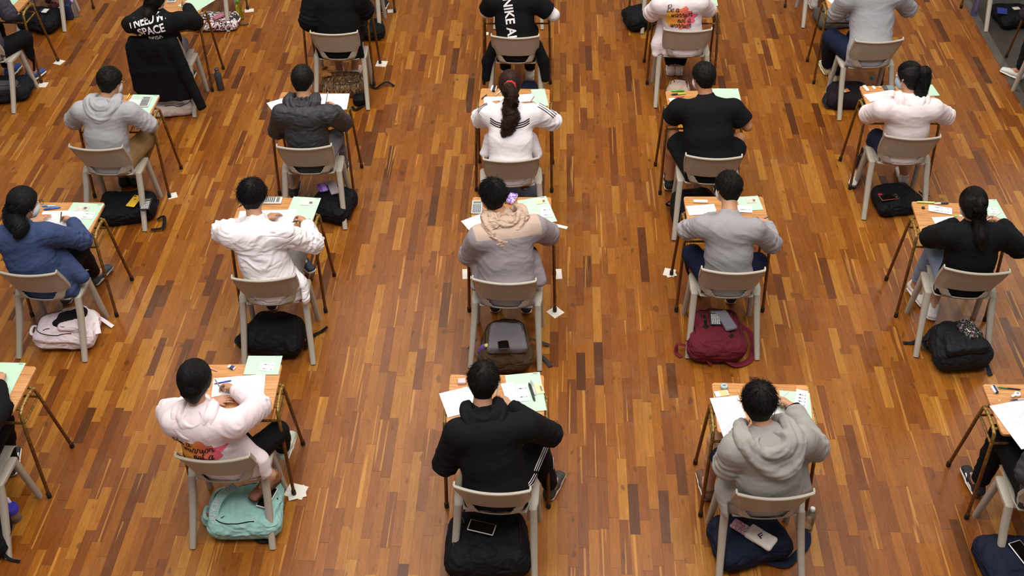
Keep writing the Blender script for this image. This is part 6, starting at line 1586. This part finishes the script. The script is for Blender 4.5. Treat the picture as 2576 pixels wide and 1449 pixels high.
def draped():
    # jacket hung over the back of the chair of the slogan girl
    x, y, t = CHAIRS['D1']; c, s = math.cos(R_(t)), math.sin(R_(t)); L = lambda a, b, z: np.array([x+a*c-b*s, y+a*s+b*c, z]); root = np.array([x, y, 0])
    F = Fld(.008); sx = np.array([c, s, 0]); ny = np.array([-s, c, 0])
    F.seg(L(0, -.035, .77), L(-.0, -.075, .50), (.225, .030), (.235, .036), sx, .03); F.seg(L(0, -.075, .50), L(.02, -.10, .20), (.235, .036), (.26, .040), sx, .03, fb=True)
    F.seg(L(-.20, .0, .785), L(.20, .0, .785), .028, .028, None, .03)
    F.ell(L(0, -.065, .70), (.12, .035, .10), k=.03); F.seg(L(-.09, -.05, .79), L(.09, -.05, .79), .022, .022, None, .02)
    F.seg(L(.20, -.03, .74), L(.27, -.07, .45), .055, .05, None, .04); F.seg(L(.27, -.07, .45), L(.37, -.12, .13), .05, .042, None, .02, fb=True)
    F.seg(L(-.22, -.03, .72), L(-.24, -.06, .30), .04, .035, None, .04)
    V, Fc = F.mesh(folds(.009, 8, (9, 9, 4), .05)); o = mkobj('jacket', V-root, Fc, fabric('121215', heather=.3, fold=.006), None, root); tag(o, 'black hooded jacket hung over a chair back, one sleeve reaching down', 'jacket')
    MB().sweep([L(-.05, -.032, .806)-root, L(0, -.03, .812)-root, L(.06, -.032, .806)-root], (.010, .004), 8).build('collar_label', plain('E6E2E0', .6), o)
    # jacket round the waist of the lettering student
    x, y, t = CHAIRS['D3']; root = np.array([x, y, 0]); L = lambda a, b, z: np.array([x+a, y+b, z]); F = Fld(.008)
    for sg in (-1, 1):
        F.seg(L(sg*.19, .16, .62), L(sg*.265, .13, .45), .05, .05, None, .03); F.seg(L(sg*.265, .13, .45), L(sg*.285, .08, .27), .05, .04, None, .03, fb=True)
    F.seg(L(-.19, .17, .60), L(.19, .17, .60), .045, .045, None, .03)
    V, Fc = F.mesh(folds(.006, 8, (9, 9, 9), .05)); tag(mkobj('jacket', V-root, Fc, fabric('101013', heather=.3), None, root), 'black jacket bunched around the waist of the lettering student, hanging beside the seat', 'jacket')
def shims():
    m = plain('E4DDD2', .7)
    for i, (x, y, a, w_, l_, lab) in enumerate(((149, 157, -20, .09, .09, 'white paper square under the far foot of the upper left desk'), (108, 214, 0, .09, .09, 'white paper square under the near foot of the upper left desk'), (627, 27, 15, .10, .07, 'folded paper by a desk foot right of the yellow-green bottle'),
        (985, 28, 10, .09, .07, 'white paper square under a desk foot at the top edge'), (960, 161, -6, .11, .11, 'white card under the desk foot right of the leaf pattern bag'), (434, 493, 25, .08, .08, 'paper scrap beside the desk foot of the khaki trousers student'),
        (1404, 690, 3, .06, .12, 'card under the far foot of the quilted hood student desk'), (1397, 786, 42, .10, .10, 'beige card turned diagonally under a near desk foot, middle column'), (1176, 690, 5, .08, .12, 'card under the far left foot of the quilted hood student desk'),
        (1684, 686, -15, .09, .09, 'two stacked cards under the far foot of the grey jumper student desk'), (745, 1236, -15, .13, .11, 'crumpled white papers under the desk foot of the pink hoodie girl'), (640, 497, 20, .12, .08, 'white paper on the floor just beyond the white shirt student desk'), (1222, 85, 0, .06, .06, 'white scrap by a desk foot at the top, middle column'))):
        p = at(x, y, 0); o = MB().box((0, 0, .002), (w_, l_, .0035)).build('paper_shim', m, None, p, math.radians(a), smooth=False); tag(o, lab, 'paper', 'papers levelling the desk feet')
        if i in (9, 10): MB().box((.01, -.012, .0045), (w_*.9, l_*.9, .002), rot=.6).build('second_sheet', m, o, smooth=False)
bags(); draped(); shims()
# ------------------------------------------------------------------ on the desks
SH = [
 ('green', [(625, 895), (711, 896), (700, 942), (612, 943)], 'pale green booklet at the top of the pink hoodie girl desk', .7525),
 ('white', [(536, 950), (667, 943), (664, 994), (532, 1010)], 'white answer paper under the hands of the pink hoodie girl', .7515),
 ('blank', [(1109, 988), (1185, 972), (1203, 1030), (1122, 1053)], 'white paper overhanging the left edge of the black hoodie desk', .7515),
 ('green', [(1265, 945), (1355, 936), (1378, 1032), (1290, 1040)], 'pale green booklet with pens on the black hoodie desk', .7525),
 ('white', [(1262, 966), (1290, 960), (1312, 1026), (1278, 1032)], 'narrow white sheet beside the booklet on the black hoodie desk', .7545),
 ('grid', [(1800, 999), (1868, 997), (1884, 1096), (1807, 1110)], 'printed question sheet left of the large grey hoodie', .7515),
 ('grid', [(1930, 1000), (1992, 1012), (1986, 1074), (1925, 1085)], 'gridded sheet right of the large grey hoodie student head', .7515),
 ('green', [(1958, 980), (2039, 991), (2041, 1062), (1968, 1060)], 'pale green booklet under the sticker strip, nearest right desk', .7522),
 ('white', [(2500, 1018), (2600, 1004), (2650, 1110), (2558, 1135)], 'white paper on the desk at the right edge, nearest row', .7522),
 ('green', [(-22, 912), (62, 913), (24, 1002), (-60, 1000)], 'pale green booklet on the desk at the left edge, nearest row', .7515),
 ('green', [(176, 511), (258, 512), (226, 582), (150, 574)], 'pale green booklet on the denim shirt girl desk', .7515),
 ('white', [(104, 531), (212, 530), (196, 572), (92, 576)], 'white paper under the hand of the denim shirt girl', .7528),
 ('green', [(731, 495), (803, 498), (790, 558), (722, 553)], 'pale green booklet on the white shirt student desk', .7515),
 ('white', [(600, 532), (736, 527), (748, 578), (594, 582)], 'open white paper under the white shirt student', .7528),
 ('blank', [(1160, 557), (1214, 536), (1232, 565), (1182, 582)], 'white paper overhanging the left of the quilted hood student desk', .7515),
 ('green', [(1303, 506), (1373, 492), (1402, 558), (1325, 568)], 'pale green booklet overhanging the right of the quilted hood student desk', .7515),
 ('blank', [(1728, 518), (1795, 514), (1806, 536), (1731, 543)], 'white paper left of the grey jumper student', .7515),
 ('green', [(1854, 496), (1907, 493), (1920, 527), (1862, 532)], 'pale green booklet on the grey jumper student desk', .7515),
 ('white', [(2342, 546), (2424, 544), (2432, 566), (2358, 572)], 'white paper under the arm of the black sweatshirt girl', .7515),
 ('green', [(2470, 502), (2509, 502), (2538, 563), (2492, 565)], 'pale green booklet on the black sweatshirt girl desk', .7515),
 ('green', [(322, 239), (396, 239), (379, 290), (318, 287)], 'pale green booklet under a calculator, third row left', .7515),
 ('white', [(322, 250), (352, 251), (338, 285), (308, 283)], 'white sheet left of the calculator, third row left', .7528),
 ('blank', [(691, 254), (742, 243), (732, 290), (682, 309)], 'white paper overhanging the left of the rain jacket student desk', .7515),
 ('white', [(796, 238), (880, 235), (872, 276), (795, 276)], 'printed white paper right of the rain jacket student', .7515),
 ('blank', [(1215, 244), (1268, 243), (1275, 258), (1219, 260)], 'white paper left on the striped jacket girl desk', .7515),
 ('green', [(1335, 226), (1368, 223), (1382, 266), (1345, 268)], 'pale green booklet on the striped jacket girl desk', .7515),
 ('white', [(1300, 239), (1336, 236), (1344, 254), (1302, 258)], 'small white sheet in front of the striped jacket girl', .7528),
 ('blank', [(1686, 248), (1712, 246), (1702, 264), (1686, 266)], 'white paper at the left of the T-shirt student desk', .7515),
 ('green', [(1794, 222), (1857, 224), (1866, 262), (1796, 264)], 'pale green booklet on the T-shirt student desk', .7515),
 ('white', [(2175, 235), (2249, 228), (2260, 240), (2186, 260)], 'white paper on the third row desk of the pale pink hoodie girl', .7515),
 ('green', [(2318, 214), (2345, 213), (2364, 240), (2340, 242)], 'pale green booklet right of the ponytail girl, third row', .7515),
 ('green', [(480, -22), (526, -2), (514, 29), (468, 20)], 'pale green booklet on the slogan girl desk', .7515),
 ('green', [(1760, -20), (1803, -20), (1803, 15), (1765, 14)], 'pale green booklet on the white hoodie desk, top edge', .7515),
 ('white', [(2080, -20), (2110, -22), (2096, 14), (2084, 22)], 'white paper on the grey sweater student desk', .7515),
 ('green', [(10, -22), (52, -20), (50, 12), (10, 10)], 'pale green booklet on the upper left desk', .7515),
]
def desk_things():
    for kind, c, lab, z in SH: sheet(kind, c, lab, z, name='exam_booklet' if kind == 'green' else 'exam_paper')
    lab = lambda c, l, bars=2, z=.7545: sheet('blank', c, l, z, name='barcode_label', cat='label', group='white barcode stickers', bars=bars)
    lab([(656, 911), (694, 914), (686, 935), (650, 932)], 'white barcode label on the pink hoodie girl booklet')
    lab([(1297, 968), (1325, 966), (1333, 1008), (1302, 1011)], 'white barcode label on the black hoodie booklet', 2, .7555)
    lab([(2004, 979), (2033, 984), (2027, 1034), (1997, 1028)], 'long barcode strip on the nearest right desk', 4)
    lab([(206, 533), (239, 536), (233, 552), (203, 549)], 'barcode label on the denim shirt girl booklet')
    lab([(1358, 523), (1386, 521), (1391, 546), (1363, 548)], 'barcode label on the quilted hood student booklet')
    lab([(1850, 516), (1893, 518), (1891, 535), (1856, 534)], 'barcode label right of the grey jumper student', 1)
    lab([(2335, 515), (2396, 524), (2394, 540), (2336, 531)], 'wide barcode strip on the black sweatshirt girl desk', 2)
    lab([(2486, 522), (2508, 523), (2514, 538), (2492, 538)], 'barcode label on the black sweatshirt girl booklet', 2)
    card = lambda c, l, col, z=.7545: sheet('blank', c, l, z, name='student_card', cat='card', group='student identity cards', parent_mat=pattern(col, 'E2DFC8', 'D8A8B0', 60, .55), photo=True)
    card([(1342, 968), (1360, 965), (1373, 988), (1351, 992)], 'yellow and pink identity card on the black hoodie desk', 'D9DE9A', .756)
    card([(190, 519), (226, 518), (222, 530), (186, 531)], 'grey identity card with portrait on the denim shirt girl booklet', 'C8CCC8')
    card([(758, 503), (792, 505), (790, 517), (756, 516)], 'pale identity card with portrait on the white shirt student booklet', 'CDE0D2')
    card([(1348, 503), (1373, 500), (1376, 511), (1350, 514)], 'pink and yellow identity card on the quilted hood student booklet', 'D9CFA8')
    card([(1876, 500), (1902, 499), (1905, 510), (1878, 511)], 'pinkish identity card on the grey jumper student booklet', 'D8C8B8')
    sheet('blank', [(2002, 970), (2030, 972), (2030, 981), (2003, 980)], 'orange seat slip at the corner of the nearest right desk', .7512, name='seat_slip', parent_mat=plain('E8945A', .6), cat='slip', group=None)
    calculator([(361, 243), (385, 244), (373, 273), (348, 271)], 'pale calculator on the green booklet, third row left', .754)
    calculator([(1189, 507), (1214, 504), (1212, 540), (1185, 541)], 'pale calculator left of the quilted hood student')
    o = calculator([(704, 497), (703, 515), (664, 515), (666, 497)], 'pale calculator turned sideways on the white shirt student desk')
    calculator([(906, -10), (927, -8), (921, 17), (900, 15)], 'pale calculator at the right of the black top student desk')
    calculator([(425, -12), (450, -8), (444, 8), (420, 4)], 'pale calculator on the slogan girl desk')
    D = math.radians
    block('eraser', (583, 926), (.052, .026, .013), D(-25), .750, 'white eraser in a dark blue sleeve on the pink hoodie girl desk', 'eraser', 'EFEFEF', '2A3560', group='erasers')
    block('eraser', (1162, 962), (.050, .042, .020), D(5), .750, 'pink eraser on the black hoodie desk', 'eraser', 'E6B9C4', group='erasers')
    block('eraser', (2501, 982), (.030, .055, .018), D(8), .750, 'white eraser in navy sleeve at the right edge desk', 'eraser', 'F2F2F2', '2A3560', group='erasers')
    block('eraser', (1815, 992), (.085, .045, .012), D(12), .750, 'orange and white tissue packet on the nearest right desk', 'packet', 'D8E2E8', 'F2C48A')
    block('eraser', (1242, 226), (.045, .075, .022), D(-8), .750, 'black and white striped eraser on the striped jacket girl desk', 'eraser', 'E8E8E8', '1C1C1E', group='erasers')
    block('eraser', (2198, 222), (.022, .045, .012), D(10), .750, 'small white eraser in the third row right desk', 'eraser', 'F2EFE8', group='erasers')
    block('correction_tape', (1762, 509), (.11, .028, .018), D(-2), .750, 'white correction tape on the grey jumper student desk', 'correction tape', 'EFEDE6', 'E2DFD4', bev=.008)
    block('correction_tape', (2178, 224), (.03, .085, .016), D(14), .750, 'white correction tape on the third row right desk', 'correction tape', 'F2EEE6', bev=.007)
    p = at(1821, 975, .75); r = MB().lathe([(.020, 0), (.0235, .003), (.0235, .017), (.020, .021)], (0, 0, 0), 24).build('round_sharpener', plain('A9BCC0', .35), None, p); tag(r, 'round pale blue sharpener on the nearest right desk', 'sharpener')
    MB().box((0, 0, .0215), (.02, .005, .001)).build('slot', plain('1A1A1C'), r)
    p = at(2558, 994, .75); r = MB().lathe([(.016, 0), (.019, .003), (.019, .015), (.015, .018)], (0, 0, 0), 24).build('correction_tape', plain('EDEDEE', .35), None, p); tag(r, 'white rounded correction tape on the right edge desk', 'correction tape')
    MB().box((-.025, -.012, .008), (.035, .018, .012), rot=.5, bev=.004).build('nozzle', plain('E4E2E2', .4), r)
    MB().lathe([(.008, .018), (.008, .0195)], (0, 0, 0), 16).build('hub', plain('8A8A90', .3), r)
    for c, rr, h_, col, l in (((2322, 524), .012, .012, '1B1B1E', 'small black round cap on the black sweatshirt girl desk'), ((2213, 220), .014, .008, 'D8B070', 'round wooden button on the third row right desk'), ((2514, 1008), .007, .0015, 'C8B8A0', 'small round sticker on the right edge desk')):
        tag(MB().lathe([(rr*.9, 0), (rr, .0005), (rr, h_*.8), (rr*.8, h_)], (0, 0, 0), 18).build('wooden_button' if h_ == .008 else 'ink_pad' if h_ > .002 else 'round_sticker', plain(col, .5), None, at(c[0], c[1], .75)), l, 'small item')
    LP = [((537, 966), (582, 957), '2A3A8A', '3A4AA8', 'blue pen lying on the pink hoodie girl paper', .7585), ((518, 922), (538, 930), 'E9D5CC', 'D0A090', 'pinkish pencil stub on the pink hoodie girl desk', .756),
      ((1330, 962), (1345, 1008), '18181A', '2A2A2E', 'thick black pen on the green booklet of the black hoodie student', .7605), ((1335, 956), (1347, 994), 'A8A8AC', 'C8C8CC', 'silver pen beside the thick black pen', .760),
      ((2507, 974), (2568, 980), '2E7A38', '15181A', 'dark green and black pencil at the right edge desk', .757), ((2540, 1007), (2584, 1003), '2A2F7A', 'D0D0DA', 'blue pen in front of the white correction tape', .760),
      ((108, 527), (152, 521), '2A62B8', '3A78D0', 'thick blue correction pen on the denim shirt girl desk', .758), ((104, 519), (140, 518), '3A88D0', 'A8D0E8', 'light blue pen beside the thick blue one', .756),
      ((2304, 508), (2352, 510), 'C8D86A', 'D8E88A', 'pale green highlighter on the black sweatshirt girl desk', .758), ((2350, 512), (2386, 511), 'E8E8EC', '2A3560', 'white and navy pen end beside the pale green highlighter', .758), ((2398, 544), (2424, 543), '8AC83A', 'F0F0F0', 'green and white highlighter by the black sweatshirt girl hand', .760),
      ((1687, 229), (1722, 228), '4AC030', '3AA028', 'bright green highlighter on the T-shirt student desk', .758), ((1687, 238), (1726, 235), '1A1E1A', 'A8D838', 'black and lime highlighter on the T-shirt student desk', .758), ((1696, 246), (1710, 244), 'C83A6A', 'E05A8A', 'pink pen on the T-shirt student desk', .757),
      ((1246, 240), (1262, 226), 'C8CCD4', 'E0E4EA', 'clear ruler-like pen on the striped jacket girl desk', .757), ((1210, 250), (1222, 240), '1C1C20', '2A2A2E', 'black pen at the left of the striped jacket girl desk', .757), ((598, 522), (606, 516), '2A1A1C', '6A3A3A', 'small dark pen at the left of the white shirt student desk', .757), ((318, 250), (322, 243), 'D8C83A', 'E8D84A', 'yellow pencil tip by the light grey hoodie student', .757)]
    for a, b, c1, c2, l, z in LP: laypen(a, b, l, c1, c2, z, r=.0075 if 'thick' in l or 'highlighter' in l else .0045, name='highlighter' if 'highlighter' in l else 'pen')
    F = Fld(.005); c = at(1287, 499, .765); F.rbox(c, (.035, .06, .014), .012, np.array([[.95, -.3, 0], [.3, .95, 0], [0, 0, 1.]])); r = np.array([c[0], c[1], .75]); V, Fc = F.mesh(folds(.002, 4, (20, 20, 14)))
    tag(mkobj('pencil_case', V-r, Fc, pattern('8A62B8', 'D8C8E8', '5A3A8A', 40, .5), None, r), 'crinkled purple pouch on the quilted hood student desk', 'pencil case')
    block('phone_stand', (2236, 222), (.10, .06, .012), D(4), .750, 'dark pencil tin on the third row right desk', 'tin', '4A5250', '7A8A84')
    o = sheet('blank', [(1394, 565), (1398, 560), (1426, 573), (1423, 580)], 'white paper strip sticking out at the right of the middle desk', .700, name='paper_strip', group=None, cat='strip')
desk_things()
